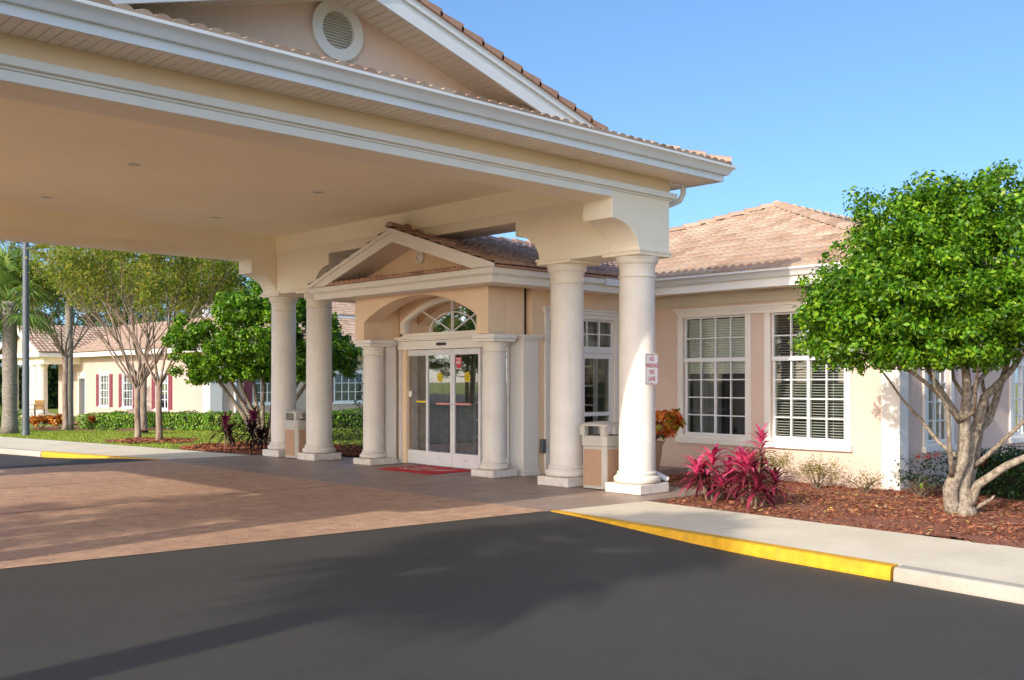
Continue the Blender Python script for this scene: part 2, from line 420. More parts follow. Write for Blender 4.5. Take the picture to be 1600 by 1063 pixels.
# brick paving with control joints every three metres (slabs 12 mm apart over a dark base)
def south(x): return 8.70 + (XJ - x) * .085
mb = MB()
ys = [None, 13.0, 16.03, 19.62]; xj = [-15.2, -12.2, -9.2, -6.2, -3.2, -.2, 2.8, 5.8, XJ]  # three leftmost bays unseen, added to bounce light up to the canopy ceiling
for i in range(len(xj) - 1):
    a, b = xj[i], xj[i + 1] - (.004 if i == len(xj) - 2 else 0)
    for j in range(3):
        y0a, y0b = (south(a), south(b)) if j == 0 else (ys[j] + .03, ys[j] + .03)
        y1 = ys[j + 1]
        mb.add([(a, y0a, 0), (b, y0b, 0), (b, y1, 0), (a, y1, 0)], [(0, 1, 2, 3)])
put('brick_driveway', mb, 'stamped')['kind'] = 'structure'
# walkway of smooth coloured concrete in front of the doors
mb = MB()
def slab(mb, pts, z0=-.2, z1=0.):
    mb.prism(pts, 'z', z0, z1)
slab(mb, [(XJ + .02, 8.69), (10.55, 8.53), (12.05, 8.47), (12.25, 8.9), (12.25, 11.2), (15.08, 11.2), (15.08, 12.1), (12.0, 12.1), (12.0, 12.985), (XJ + .02, 12.985)])
slab(mb, [(XJ + .02, 13.01), (12.0, 13.01), (12.0, 15.3), (XJ + .02, 15.3)])
slab(mb, [(XJ + .02, 15.312), (12.0, 15.312), (12.1, 19.3), (10.9, 19.6), (XJ + .02, 19.75)])
put('walkway', mb, 'walk')['kind'] = 'structure'

# right hand sidewalk and kerb
def lerp(p, q, t): return (p[0] + (q[0] - p[0]) * t, p[1] + (q[1] - p[1]) * t)
front = [(8.87, 8.665), (8.62, 6.3), (8.34, 4.02), (8.16, 2.6), (7.85, .2), (7.4, -4), (6.6, -12)]
back = [(10.56, 8.51), (10.37, 6.1), (10.22, 3.95), (10.12, 2.5), (9.9, .1), (9.5, -4), (8.7, -12)]
def resample(F, B, step):
    out = []
    for i in range(len(F) - 1):
        n = max(1, round(math.dist(F[i], F[i + 1]) / step))
        for k in range(n): out.append((lerp(F[i], F[i + 1], k / n), lerp(F[i], F[i + 1], (k + 1) / n), lerp(B[i], B[i + 1], (k + 1) / n), lerp(B[i], B[i + 1], k / n)))
    return out
mb = MB()
for p, q, r, s_ in resample(front, back, 1.55):
    g = .004 / max(.1, math.dist(p, q)); 
    fa, fb = lerp(p, q, g), lerp(p, q, 1 - g); ba, bb = lerp(s_, r, g), lerp(s_, r, 1 - g)
    fi = (fa[0] + .15, fa[1]), (fb[0] + .15, fb[1])
    slab(mb, [fi[0], fi[1], bb, ba], -.2, .0)
put('sidewalk', mb, 'conc', bevel=.008)['kind'] = 'structure'
def kerb(name, pts, mat, wid=.148):
    mb = MB()
    for i in range(len(pts) - 1):
        p, q = pts[i], pts[i + 1]
        # rounded nose
        prof = [(0, -.2), (-.012, -.10), (-.004, -.022), (.012, -.004), (.03, .002), (wid, .002), (wid, -.2)]
        vs = [(p[0] + a, p[1], z) for a, z in prof] + [(q[0] + a, q[1], z) for a, z in prof]
        n = len(prof); mb.add(vs, [(k, (k + 1) % n, n + (k + 1) % n, n + k) for k in range(n)] + [tuple(range(n)), tuple(range(n, 2 * n))])
    o = put(name, mb, mat); o['kind'] = 'structure'; return o
kerb('yellow_kerb', front[:2] + [(8.34 + .004, 4.02 + .03)], 'yellow')
kerb('grey_kerb', [(8.34, 4.02)] + front[3:], 'kerbc')
# left hand sidewalk and kerb
lf = [(8.87, 19.78), (8.35, 22.1), (7.75, 25.3), (6.9, 29.0), (5.6, 34), (3.5, 41), (.5, 50), (-5, 64)]
lb = [(10.9, 19.63), (10.45, 23.0), (10.0, 26.6), (9.35, 30.6), (8.2, 36), (6.2, 43), (3.2, 52), (-2.5, 66)]
mb = MB()
for i in range(len(lf) - 1):
    slab(mb, [(lf[i][0] + .15, lf[i][1]), (lf[i + 1][0] + .15, lf[i + 1][1] - .008), (lb[i + 1][0], lb[i + 1][1] - .008), lb[i]], -.2, 0)
put('sidewalk_beyond', mb, 'conc')['kind'] = 'structure'
m_ = lerp(lf[0], lf[1], 1.0)
kerb('yellow_kerb_beyond', [lf[0], lf[1], lerp(lf[1], lf[2], .55)], 'yellow')
kerb('grey_kerb_beyond', [lerp(lf[1], lf[2], .56)] + lf[2:], 'kerbc')

# lawn
def lawnmat():
    m, nt, p = base_mat('lawn_grass'); v = wpos(nt)
    c = mix_rgb(nt, ramp(nt, noise(nt, v, .7, 5), .3, .7), (.22, .28, .035), (.36, .40, .06))
    c = mix_rgb(nt, ramp(nt, noise(nt, v, 14, 5, .8), .4, .65), c, (.17, .22, .03))
    c = mix_rgb(nt, ramp(nt, noise(nt, v, .25, 3), .55, .75), c, (.42, .40, .10))
    nt.links.new(c, p.inputs['Base Color']); p.inputs['Roughness'].default_value = .9
    bump(nt, p, noise(nt, v, 40, 4, .8), .9, .03); return m
M['lawn'] = lawnmat()
# boundary of the lawn follows the back of the sidewalk
def lawn():
    mb = MB(); rows = []
    edge = [(12.2, 11.9)] + [(12.2, 16)] + [(10.95, 19.66)] + [(p[0] + .0, p[1]) for p in lb[1:]] + [(-20, 110)]
    offs = [0, 2, 4, 6, 9, 12, 16, 20, 26, 35, 60, 130]
    for e in edge: rows.append([(e[0] + d, e[1] + d * .25, gz(e[0] + d, e[1] + d * .25)) for d in offs])
    n = len(offs); vs = [p for r in rows for p in r]
    mb.add(vs, [(i * n + j, i * n + j + 1, (i + 1) * n + j + 1, (i + 1) * n + j) for i in range(len(rows) - 1) for j in range(n - 1)])
    o = put('lawn', mb, 'lawn'); o['kind'] = 'structure'
lawn()
sheet('ground', [(-900, -900), (900, -900), (900, 900), (-900, 900)], -.62, 'lawn')

# mulch
def mulchmat():
    m, nt, p = base_mat('mulch_soil'); v = wpos(nt)
    vo = _n(nt, 'ShaderNodeTexVoronoi'); vo.inputs['Scale'].default_value = 38; nt.links.new(v, vo.inputs['Vector'])
    s = _n(nt, 'ShaderNodeSeparateXYZ'); nt.links.new(vo.outputs['Color'], s.inputs[0])
    c = mix_rgb(nt, s.outputs[0], (.18, .06, .035), (.42, .16, .085))
    nt.links.new(c, p.inputs['Base Color']); p.inputs['Roughness'].default_value = .95
    bump(nt, p, vo.outputs['Distance'], 1., .03); return m
M['mulch'] = mulchmat()
M['chip'] = leafmat('mulch_chips', [(.16, .05, .03), (.36, .12, .065), (.50, .19, .10), (.58, .28, .16)], .1, 0, .9)
M['fallen'] = leafmat('fallen_leaves', [(.45, .32, .05), (.60, .50, .12), (.40, .22, .10), (.62, .52, .30)], .2, .2, .6)

def bed(name, x0, x1, y0, y1, inside, zbase, step=.12):
    if not callable(zbase): zz = zbase; zbase = lambda x, y: zz
    xs = np.arange(x0, x1, step); ys = np.arange(y0, y1, step); idx = {}; vs = []; fs = []
    def V(i, j):
        if (i, j) not in idx:
            x, y = x0 + i * step, y0 + j * step
            z = zbase(x, y) + .022 * math.sin(x * 3.1 + y) * math.cos(y * 2.3) + random.uniform(0, .018)
            idx[(i, j)] = len(vs); vs.append((x, y, z))
        return idx[(i, j)]
    for i in range(len(xs)):
        for j in range(len(ys)):
            if inside(x0 + (i + .5) * step, y0 + (j + .5) * step):
                fs.append((V(i, j), V(i + 1, j), V(i + 1, j + 1), V(i, j + 1)))
    o = link(name, vs, fs, M['mulch'], smooth='all'); o['kind'] = 'structure'; return o

def scatter_chips(name, n, x0, x1, y0, y1, inside, z, mat, size=(.02, .055), cls='stuff'):
    P = []
    while len(P) < n:
        x, y = random.uniform(x0, x1), random.uniform(y0, y1)
        if inside(x, y): P.append((x, y, z(x, y) if callable(z) else z))
    C = np.array(P); n = len(C)
    th = RNG.uniform(0, 2 * PI, n); L = RNG.uniform(*size, n); W = L * RNG.uniform(.3, .6, n)
    u = np.stack([np.cos(th), np.sin(th), RNG.uniform(-.45, .45, n)], 1); u /= np.linalg.norm(u, axis=1)[:, None]
    w_ = np.stack([-np.sin(th), np.cos(th), RNG.uniform(-.6, .6, n)], 1); w_ /= np.linalg.norm(w_, axis=1)[:, None]
    C[:, 2] += RNG.uniform(.0, .03, n)
    v = np.stack([C - u * L[:, None] / 2 - w_ * W[:, None] / 2, C + u * L[:, None] / 2 - w_ * W[:, None] * .4, C + u * L[:, None] / 2 + w_ * W[:, None] / 2, C - u * L[:, None] / 2 + w_ * W[:, None] * .4], 1).reshape(-1, 3)
    f = np.arange(4 * n).reshape(-1, 4)
    o = link(name, v, f, mat); o['kind'] = 'stuff'; return o

def interp(pts, y):   # x of the polyline at y (pts sorted by decreasing y)
    for p, q in zip(pts, pts[1:]):
        lo, hi = sorted((p[1], q[1]))
        if lo <= y <= hi: return p[0] + (q[0] - p[0]) * (y - p[1]) / (q[1] - p[1])
    return pts[-1][0]
def in_right(x, y):
    if y > 8.46: return x > 12.27 and y < 11.15 and x < 15.08
    return x > interp(back, y) + .01 and (x < 15.10 if y > 7.2 else x < 27)
def mz(x, y): return -.018 - .09 * smooth01((x - 11.8) / 3)
bed('mulch_bed_by_the_windows', 8.5, 24, -8, 11.2, in_right, mz)
tag(scatter_chips('mulch_chips', 30000, 9.4, 20, -1, 11.15, lambda x, y: in_right(x, y) and (x < 15.6 or random.random() < .2), lambda x, y: mz(x, y) + .003, M['chip']), 'red brown shredded bark mulch strewn over the bed under the right windows', 'mulch')
tag(scatter_chips('fallen_leaves', 420, 9.6, 14.4, 1.5, 8.4, lambda x, y: in_right(x, y) and math.hypot(x - 11.8, y - 5) < 3.2, lambda x, y: mz(x, y) + .018, M['fallen'], (.03, .07)), 'small yellow fallen leaves lying on the red mulch under the tree', 'fallen leaves')
def in_left(x, y):
    return (x > 12.12 or y > 19.62) and x > interp(lb, max(19.63, y)) + .01 and ((x - 12.2) / 1.9) ** 2 + ((y - 20.6) / 3.0) ** 2 < 1 + .15 * math.sin(x * 5) * math.cos(y * 4)
bed('mulch_bed_beyond', 9, 16.5, 16, 25, in_left, .0, .14)
def in_ring(x, y): return math.hypot(x - 11.5, (y - 25.9) * .8) < 1.0 + .15 * math.sin(5 * x + 3 * y) or math.hypot(x - 13.9, y - 32.1) < .9
bed('mulch_rings', 9.7, 16, 24, 35, lambda x, y: in_ring(x, y) and x > interp(lb, y) + .05, .0, .16)
def in_wingbed(x, y): return 17.2 + (50 - y) * .06 < x < 21.9 and 31 < y < 52 or (14.2 < x < 17.8 and 38.5 < y < 45 and x > 14.5 - (y - 42) * .1)
bed('mulch_bed_by_the_wing', 13.5, 22, 31, 52, in_wingbed, -.40, .3)
tag(scatter_chips('mulch_chips_beyond', 9000, 9, 16.4, 16, 28.5, lambda x, y: in_left(x, y) or in_ring(x, y), .01, M['chip'], (.04, .09)), 'brown bark mulch strewn round the trees and dark plants left of the canopy', 'mulch')

# grass blades on the near part of the lawn
def blades(n):
    P = []
    while len(P) < n:
        x = random.uniform(9.6, 24); y = random.uniform(16.5, 44)
        if x < interp(lb, max(19.63, y)) + .04 or in_left(x, y) or in_ring(x, y) or (x < 12.3 and y < 19.7): continue
        P.append((x, y, gz(x, y)))
    C = np.array(P); th = RNG.uniform(0, 2 * PI, n); h = RNG.uniform(.03, .075, n)
    s = np.stack([np.cos(th), np.sin(th), 0 * th], 1) * .012
    tip = C + np.stack([RNG.normal(0, .02, n), RNG.normal(0, .02, n), h], 1)
    v = np.stack([C - s, C + s, tip], 1).reshape(-1, 3)
    o = link('grass_blades', v, np.arange(3 * n).reshape(-1, 3), leafmat('grass_blades', [(.20, .28, .03), (.32, .42, .06), (.46, .50, .12)], .2, .35, .7))
    o['kind'] = 'stuff'; tag(o, 'short sunlit green grass of the lawn left of the canopy', 'grass')
blades(60000)

# ------------------------------------------------------------------ roof tiles
def tile_field(name, O, U, V, poly, mat, root, p=.167, e=.34, hgt=.034, smoothm='all', lip=.042):
    """barrel tiled plane: O origin, U along the eave, V up the slope, poly convex in (u,v) anticlockwise"""
    O, U, V = Vector(O), Vector(U).normalized(), Vector(V).normalized(); N = U.cross(V)
    if N.z < 0: N = -N
    us = [q[0] for q in poly]; vs_ = [q[1] for q in poly]
    u0, u1 = math.floor(min(us) / p) * p, max(us); v1 = max(vs_); v0 = min(vs_)
    seg = 6; nu = int((u1 - u0) / p * seg) + 2
    prof = [0, .55, .92, 1., .92, .55]
    U_ = np.array([u0 + i * p / seg for i in range(nu)]); H = np.array([prof[i % seg] * hgt for i in range(nu)])
    verts = []; faces = []; uvs = []
    k0 = math.floor(v0 / e); k = k0
    while k * e < v1:
        rows = []
        jit = random.uniform(-.004, .004)
        for (vv, ww, uvv) in ((k * e - .02, lip * .25, k * e + .02), (k * e - .02, lip + jit, k * e + .02), ((k + 1) * e, 0.0 + jit, (k + 1) * e - .02)):
            r = len(verts); rows.append(r)
            for i in range(nu):
                hh = H[i]
                q = O + U * U_[i] + V * vv + N * (ww + hh if ww > lip * .3 or vv > k * e else ww * 0 + hh * .35)
                verts.append(q); uvs.append((U_[i], uvv))
        for a, b in zip(rows, rows[1:]):
            for i in range(nu - 1): faces.append((a + i, a + i + 1, b + i + 1, b + i))
        k += 1
    me = bpy.data.meshes.new(name); me.from_pydata([tuple(x) for x in verts], [], faces)
    uvl = me.uv_layers.new(name='UVMap')
    li = np.empty(len(me.loops), dtype=np.int32); me.loops.foreach_get('vertex_index', li)
    uvl.data.foreach_set('uv', np.array(uvs, dtype=np.float32)[li].ravel())
    bm = bmesh.new(); bm.from_mesh(me)
    n = len(poly); cu = sum(us) / n; cv = sum(vs_) / n
    for i in range(n):
        a, b = poly[i], poly[(i + 1) % n]
        pa = O + U * a[0] + V * a[1]; pb = O + U * b[0] + V * b[1]
        no = (pb - pa).cross(N).normalized()
        cc = O + U * cu + V * cv
        if (cc - pa).dot(no) > 0: no = -no
        if a[1] == b[1] == 0: continue     # leave the eave untrimmed
        bmesh.ops.bisect_plane(bm, geom=bm.verts[:] + bm.edges[:] + bm.faces[:], plane_co=pa, plane_no=no, clear_outer=True)
    off = Vector((0, 0, 0)); r = root
    while r is not None: off += Vector(r.location); r = r.parent
    bmesh.ops.translate(bm, vec=-off, verts=bm.verts[:])
    bm.to_mesh(me); bm.free(); me.materials.append(M[mat])
    me.polygons.foreach_set('use_smooth', [True] * len(me.polygons)); me.set_sharp_from_angle(angle=math.radians(50))
    o = bpy.data.objects.new(name, me); COL.objects.link(o); o.parent = root
    return o

def ridge_caps(name, A, B, mat, root, r=.11, step=.36):
    A, B = Vector(A), Vector(B); d = (B - A); L = d.length; d.normalize()
    side = d.cross(Vector((0, 0, 1))).normalized(); up = side.cross(d).normalized()
    mb = MB(); uv = []
    n = int(L / step); st = L / n
    for i in range(n):
        p0 = A + d * (i * st - .03); p1 = A + d * ((i + 1) * st + .01)
        vs = []
        for p, rr, lift in ((p0, r, .025), (p1, r * .84, .0)):
            for q in range(9):
                t = PI * (q / 8) ; vs.append(tuple(p + side * math.cos(t) * rr + up * (math.sin(t) * rr * .85 + lift - .02)))
        fs = [(q, q + 1, q + 10, q + 9) for q in range(8)] + [tuple(range(9)), tuple(range(9, 18))]
        mb.add(vs, fs); uv += [(i * .34 + .1 + 77, 33.3)] * 18
    o = put(name, mb, mat, root, smooth=True)
    ul = o.data.uv_layers.new(name='UVMap')
    for lp in o.data.loops: ul.data[lp.index].uv = uv[lp.vertex_index]
    return o

# ------------------------------------------------------------------ columns
def column(root, cx, cy, r, ztop, pl, z0=0., big=True):
    """shaft is the part; plinth, base and capital are its sub-parts"""
    hb = .31 * pl / .65
    prof = [(r, z0 + hb - .005), (r * 1.0, z0 + hb + .5), (r * .985, z0 + 1.8), (r * .965, ztop - .27)]
    mb = MB().lathe(prof, cx, cy, 48); sh = put('column', mb, 'coltex', root, smooth=True)
    h = pl / 2; mb = MB().box(cx - h, cx + h, cy - h, cy + h, z0 + (.004 if z0 == 0 else 0), z0 + .14 * pl / .65)
    put('plinth', mb, 'coltex', sh, bevel=.012)
    s = pl / .65; b = []
    for i in range(9):
        t = -PI / 2 + PI * i / 8; b.append((r + .035 * s + .04 * s * math.cos(t), z0 + (.145 + .05 + .05 * math.sin(t)) * s))
    b += [(r + .032 * s, z0 + .248 * s), (r + .03 * s, z0 + .262 * s)]
    for i in range(6):
        t = -PI / 2 + PI * i / 5; b.append((r + .012 * s + .016 * s * math.cos(t), z0 + (.283 + .02 * math.sin(t)) * s))
    b += [(r, z0 + .315 * s)]
    put('base', MB().lathe(b, cx, cy, 48), 'coltex', sh, smooth=True)
    rt = r * .965
    c = [(rt, ztop - .30)]
    for i in range(6):
        t = -PI / 2 + PI * i / 5; c.append((rt + .006 + .014 * math.cos(t), ztop - .283 + .014 * math.sin(t)))
    c += [(rt + .002, ztop - .262), (rt + .004, ztop - .15), (rt + .014, ztop - .13), (rt + .016, ztop - .115)]
    for i in range(6):
        t = PI / 2 * i / 5; c.append((rt + .016 + .035 * math.sin(t), ztop - .115 + .055 * (1 - math.cos(t)) + .02 * i / 5))
    c += [(rt + .055, ztop - .035), (rt + .055, ztop - .0)]
    put('capital', MB().lathe(c, cx, cy, 48), 'cap', sh, smooth=True)
    return sh

# ------------------------------------------------------------------ drive-through canopy
CX0, CX1, CY0, CY1 = -1.35, 11.65, 8.97, 19.22      # outer faces of the beams
ZB, ZT = 3.405, 4.48
can = thing('entrance_canopy', (5.97, 14.1, 0), 'large cream drive-through canopy on white round columns with gabled tiled roof', 'canopy')
def arc(cx, cz, rx, rz, a0, a1, n=14):
    return [(cx + rx * math.cos(a0 + (a1 - a0) * i / n), cz + rz * math.sin(a0 + (a1 - a0) * i / n)) for i in range(n + 1)]
def beam_poly(a0, a1, blk, rx, zs, top):
    """long beam with quarter-arch brackets at both ends, (t,z)"""
    L = [(a0, ZB), (a0 + blk, ZB)] + arc(a0 + blk + rx, ZB, rx, zs - ZB, PI, PI / 2)[1:] + [(a0 + blk + rx, 4.085)]
    R = [(2 * ((a0 + a1) / 2) - x, z) for x, z in L][::-1]
    return L + R + [(a1, top), (a0, top)]
fp = beam_poly(CX0, CX1, .68, .575, 3.81, ZT)
put('front_beam', MB().prism(fp, 'y', CY0, CY0 + .54), 'cream', can, bevel=.012)
put('rear_beam', MB().prism(fp, 'y', CY1 - .54, CY1), 'cream', can, bevel=.012)
sy0, sy1 = CY0 + .545, CY1 - .545
sp = beam_poly(sy0, sy1, 1.42, .53, 3.86, ZT)
put('side_beam', MB().prism(sp, 'x', CX1 - .68, CX1 - .003), 'cream', can, bevel=.012)
put('side_beam', MB().prism(sp, 'x', CX0 + .003, CX0 + .68), 'cream', can, bevel=.012)
# inner step line of the beams
mb = MB(); zi0, zi1 = 4.245, 4.262
ix0, ix1, iy0, iy1 = CX0 + .68, CX1 - .68, CY0 + .54, CY1 - .54
for (a, b, c, d) in ((ix0, ix1, iy0, iy0 + .03), (ix0, ix1, iy1 - .03, iy1), (ix0, ix0 + .03, iy0 + .03, iy1 - .03), (ix1 - .03, ix1, iy0 + .03, iy1 - .03)):
    mb.box(a, b, c, d, zi0, 4.60)
put('inner_fascia', mb, 'ceil', can)
ce = put('ceiling', MB().box(ix0 + .03, ix1 - .03, iy0 + .03, iy1 - .03, 4.58, 4.66), 'ceil', can)
for lx in (2.85, 5.82, 8.79):
    for ly in (10.25, 13.68, 17.1):
        mb = MB().lathe([(.085, 4.578), (.105, 4.570), (.105, 4.582)], lx, ly, 28, caps=False)
        l = put('recessed_light', mb, 'white', can, smooth=True)
        put('lamp', MB().lathe([(.001, 4.5785), (.084, 4.5785)], lx, ly, 24, caps=False), flat('lamp_glass', (.40, .36, .28), .3) if 'lampg' not in M else M['lampg'], l)
# cornice band round the beams
mb = MB()
for off, z0, z1 in ((.035, 4.180, 4.205), (.085, 4.205, 4.285)):
    X0, X1, Y0, Y1 = CX0 - off, CX1 + off, CY0 - off, CY1 + off
    mb.box(X0, X1, Y0, CY0 + .002, z0, z1); mb.box(X0, X1, CY1 - .002, Y1, z0, z1)
    mb.box(X0, CX0 + .002, CY0 + .002, CY1 - .002, z0, z1); mb.box(CX1 - .002, X1, CY0 + .002, CY1 - .002, z0, z1)
put('cornice_band', mb, 'white', can, bevel=.006)
# lower face of the band: painted strip along the bottom of the front beam
put('lower_band', MB().box(CX0 + 1.26, CX1 - 1.26, CY0 - .012, CY0 + .002, 4.088, 4.178), 'white', can)
# frieze above the band (peach)
mb = MB(); o_ = .004
mb.box(CX0 - o_, CX1 + o_, CY0 - o_, CY0, 4.287, 4.478); mb.box(CX0 - o_, CX1 + o_, CY1, CY1 + o_, 4.287, 4.478)
mb.box(CX1, CX1 + o_, CY0, CY1, 4.287, 4.478); mb.box(CX0 - o_, CX0, CY0, CY1, 4.287, 4.478)
put('frieze', mb, 'peach', can)
# lips over the capitals
for cx in (CX0 + .34, CX1 - .34):
    for (y0, y1) in ((CY0, CY0 + .65), (CY0 + 1.33, CY0 + 1.98), (CY1 - 1.98, CY1 - 1.33), (CY1 - .65, CY1)):
        mb = MB(); mb.box(cx - .36, cx + .36, y0 - .02, y1 + .02, 3.365, ZB + .004)
        mb.box(cx - .375, cx + .375, y0 - .035, y1 + .035, ZB + .004, ZB + .05)
        put('capital_block', mb, 'cream', can, bevel=.008)
CL = [(11.29, 9.27), (11.29, 10.65), (11.29, 17.56), (11.29, 18.93)]
for cx in (11.29, CX0 + .36):
    for (_, cy) in CL: column(can, cx, cy, .262, 3.365, .65)
# eaves
EX0, EX1, EY0, EY1 = CX0 - .55, CX1 + .55, CY0 - .55, CY1 + .55   # fascia faces
def ring(mb, X0, X1, Y0, Y1, t, z0, z1):
    mb.box(X0, X1, Y0, Y0 + t, z0, z1); mb.box(X0, X1, Y1 - t, Y1, z0, z1)
    mb.box(X0, X0 + t, Y0 + t, Y1 - t, z0, z1); mb.box(X1 - t, X1, Y0 + t, Y1 - t, z0, z1)
# vented soffit made of boards running outwards
mb = MB(); zs = 4.478
def soffit_x(mb, x0, x1, y0, y1, z, w_=.105):   # boards across y, repeated along x
    x = x0
    while x < x1 - .01:
        mb.box(x + .004, min(x + w_, x1) - .004, y0, y1, z, z + .012); x += w_
def soffit_y(mb, x0, x1, y0, y1, z, w_=.105):
    y = y0
    while y < y1 - .01:
        mb.box(x0, x1, y + .004, min(y + w_, y1) - .004, z, z + .012); y += w_
soffit_x(mb, EX0 + .02, EX1 - .02, EY0 + .02, CY0 - .006, zs)
soffit_x(mb, EX0 + .02, EX1 - .02, CY1 + .006, EY1 - .02, zs)
soffit_y(mb, CX1 + .006, EX1 - .02, CY0, CY1, zs); soffit_y(mb, EX0 + .02, CX0 - .006, CY0, CY1, zs)
so_ = put('soffit', mb, 'soffit', can)
mb = MB(); ring(mb, EX0 + .03, EX1 - .03, EY0 + .03, EY1 - .03, .5, zs + .016, zs + .03); put('soffit_backing', mb, 'dark', can)
mb = MB(); ring(mb, EX0, EX1, EY0, EY1, .03, 4.455, 4.60); put('fascia', mb, 'gutter', can)
# ogee gutter swept round the eave
def gutter(name, corners, prof, mat, root, closed=True, zoff=0):
    """sweep prof (outward offset, z) round a rectangle/polyline of corner points with mitred joints"""
    mb = MB(); n = len(corners); P = [Vector((c[0], c[1], 0)) for c in corners]; rings = []
    for i in range(n):
        dirs = []
        if closed or i > 0: dirs.append((P[i] - P[i - 1]).normalized())
        if closed or i < n - 1: dirs.append((P[(i + 1) % n] - P[i]).normalized())
        ns = [Vector((d.y, -d.x, 0)) for d in dirs]
        nn = sum(ns, Vector((0, 0, 0)))
        if len(ns) == 2: nn = nn / (1 + ns[0].dot(ns[1]))
        rings.append([tuple(P[i] + nn * a + Vector((0, 0, z + zoff))) for a, z in prof])
    k = len(prof); vs = [v for r in rings for v in r]; fs = []
    for i in range(n if closed else n - 1):
        j = (i + 1) % n
        fs += [(i * k + q, j * k + q, j * k + (q + 1) % k, i * k + (q + 1) % k) for q in range(k)]
    if not closed: fs += [tuple(range(k)), tuple((n - 1) * k + q for q in range(k))]
    mb.add(vs, fs); return put(name, mb, mat, root, smooth=True)
GP = [(0.0, -.03), (.045, -.03), (.06, -.012), (.075, .02), (.10, .05), (.135, .07), (.135, .10), (.122, .10), (.122, .078), (.0, .078)]
gutter('gutter', [(EX0, EY0), (EX1, EY0), (EX1, EY1), (EX0, EY1)], GP, 'gutter', can, zoff=4.575)
# skirt roof on the front, hip roof over the rest
PS = .30; dv = math.sqrt(1 + PS * PS)
zr = 4.675; rx0, rx1, ry0, ry1 = EX0 - .06, EX1 + .06, EY0 - .06, EY1 + .06
hw = (ry1 - ry0) / 2; hx = (rx1 - rx0)
A = (rx0, ry0, zr)
xm0, xm1 = rx0 + hw, rx1 - hw
# gable dormer span on the front
GXc, gtop, gs = 5.97, 5.60, .298
gx_half = (gtop - 4.66) / gs
L_ = hx; V_ = (0, 1, PS)
vt = (CY0 - ry0) * dv
# left of dormer, under dormer (skirt only), right of dormer
gl, gr = GXc - gx_half - rx0, GXc + gx_half - rx0
tile_field('roof_tiles', A, (1, 0, 0), V_, [(gl - .15, 0), (gr + .15, 0), (gr + .15, vt), (gl - .15, vt)], 'tile', can)
kk = dv
tile_field('roof_tiles', (A[0] + gr + .15, A[1], A[2]), (1, 0, 0), V_, [(0, 0), (L_ - gr - .15, 0), (0, (L_ - gr - .15) * kk)], 'tile', can)
tile_field('roof_tiles', (rx1, ry0, zr), (0, 1, 0), (-1, 0, PS), [(0, 0), (2 * hw, 0), (hw, hw * kk)], 'tile', can)
# plain deck under everything (hip roof body)
zt = zr - .03
mb = MB().add([(rx0 + .02, ry0 + .02, zt), (rx1 - .02, ry0 + .02, zt), (rx1 - .02, ry1 - .02, zt), (rx0 + .02, ry1 - .02, zt), (xm0, ry0 + hw, zt + PS * hw), (xm1, ry0 + hw, zt + PS * hw)],
              [(0, 1, 5, 4), (2, 3, 4, 5), (1, 2, 5), (3, 0, 4), (3, 2, 1, 0)])
put('roof_deck', mb, 'tiled', can)
ridge_caps('hip_tiles', (rx1 - .02, ry0 + .02, zr + .05), (xm1, ry0 + hw, zr + PS * hw + .04), 'tile', can)
ridge_caps('hip_tiles', (rx0 + .02, ry0 + .02, zr + .05), (xm0, ry0 + hw, zr + PS * hw + .04), 'tile', can)
# front gable
gy = 8.40
th = .005
tb = 4.86
mb = MB().prism([(GXc - (gtop - tb) / gs, tb), (GXc + (gtop - tb) / gs, tb), (GXc, gtop)], 'y', CY0 - .006, CY0 + .02)
put('gable_wall', mb, M.setdefault('peachg', paint('gable_stucco', (.80, .61, .48), .8, .07, 1.4, .6, 90, .25)), can)
def rake(mb, xc, zc, s, half, y0, y1, dz0, dz1, taper=0):
    """sloping board pair following z=zc-s*|x-xc|, between dz0 and dz1 measured vertically"""
    for sg in (-1, 1):
        pl_ = [(xc, zc + dz0), (xc + sg * half, zc - s * half + dz0), (xc + sg * half, zc - s * half + dz1), (xc, zc + dz1)]
        mb.prism(pl_, 'y', y0, y1)
hf = (gtop + .13 - 4.66) / gs
mb = MB(); rake(mb, GXc, gtop, gs, hf - .45, gy, gy + .035, -.09, .085); put('rake_board', mb, 'gutter', can)
mb = MB(); rake(mb, GXc, gtop, gs, hf, gy - .035, gy + .03, .088, .165); put('rake_crown', mb, 'gutter', can)
mb = MB(); 
for sg in (-1, 1):
    n = 34
    for i in range(n):
        a, b = i * (hf - .5) / n + .004, (i + 1) * (hf - .5) / n - .004
        pl_ = [(GXc + sg * a, gtop - gs * a - .02), (GXc + sg * b, gtop - gs * b - .02), (GXc + sg * b, gtop - gs * b - .008), (GXc + sg * a, gtop - gs * a - .008)]
        mb.prism(pl_, 'y', gy + .037, CY0 - .008)
put('rake_soffit', mb, 'soffit', can)
# gable roof tiles running back to the hip roof
gtl = 3.6
nrm = math.sqrt(1 + gs * gs); hv = (hf + .05) * nrm
for sg in (1, -1):
    O_ = (GXc + sg * (hf + .05), gy - .06, gtop + .165 - gs * (hf + .05))
    tile_field('gable_tiles', O_, (0, 1, 0), (-sg, 0, gs), [(0, 0), (gtl, 0), (gtl, hv), (0, hv)], 'tiled', can, hgt=.03)
mb = MB()
for sg in (-1, 1):
    mb.prism([(GXc, gtop + .155), (GXc + sg * (hf + .02), gtop + .155 - gs * (hf + .02)), (GXc + sg * (hf + .02), gtop + .10 - gs * (hf + .02)), (GXc, gtop + .10)], 'y', gy + .04, gy + gtl)
put('gable_deck', mb, 'tiled', can)
ridge_caps('ridge_tiles', (GXc, gy - .08, gtop + .20), (GXc, gy + gtl, gtop + .20), 'tiled', can)
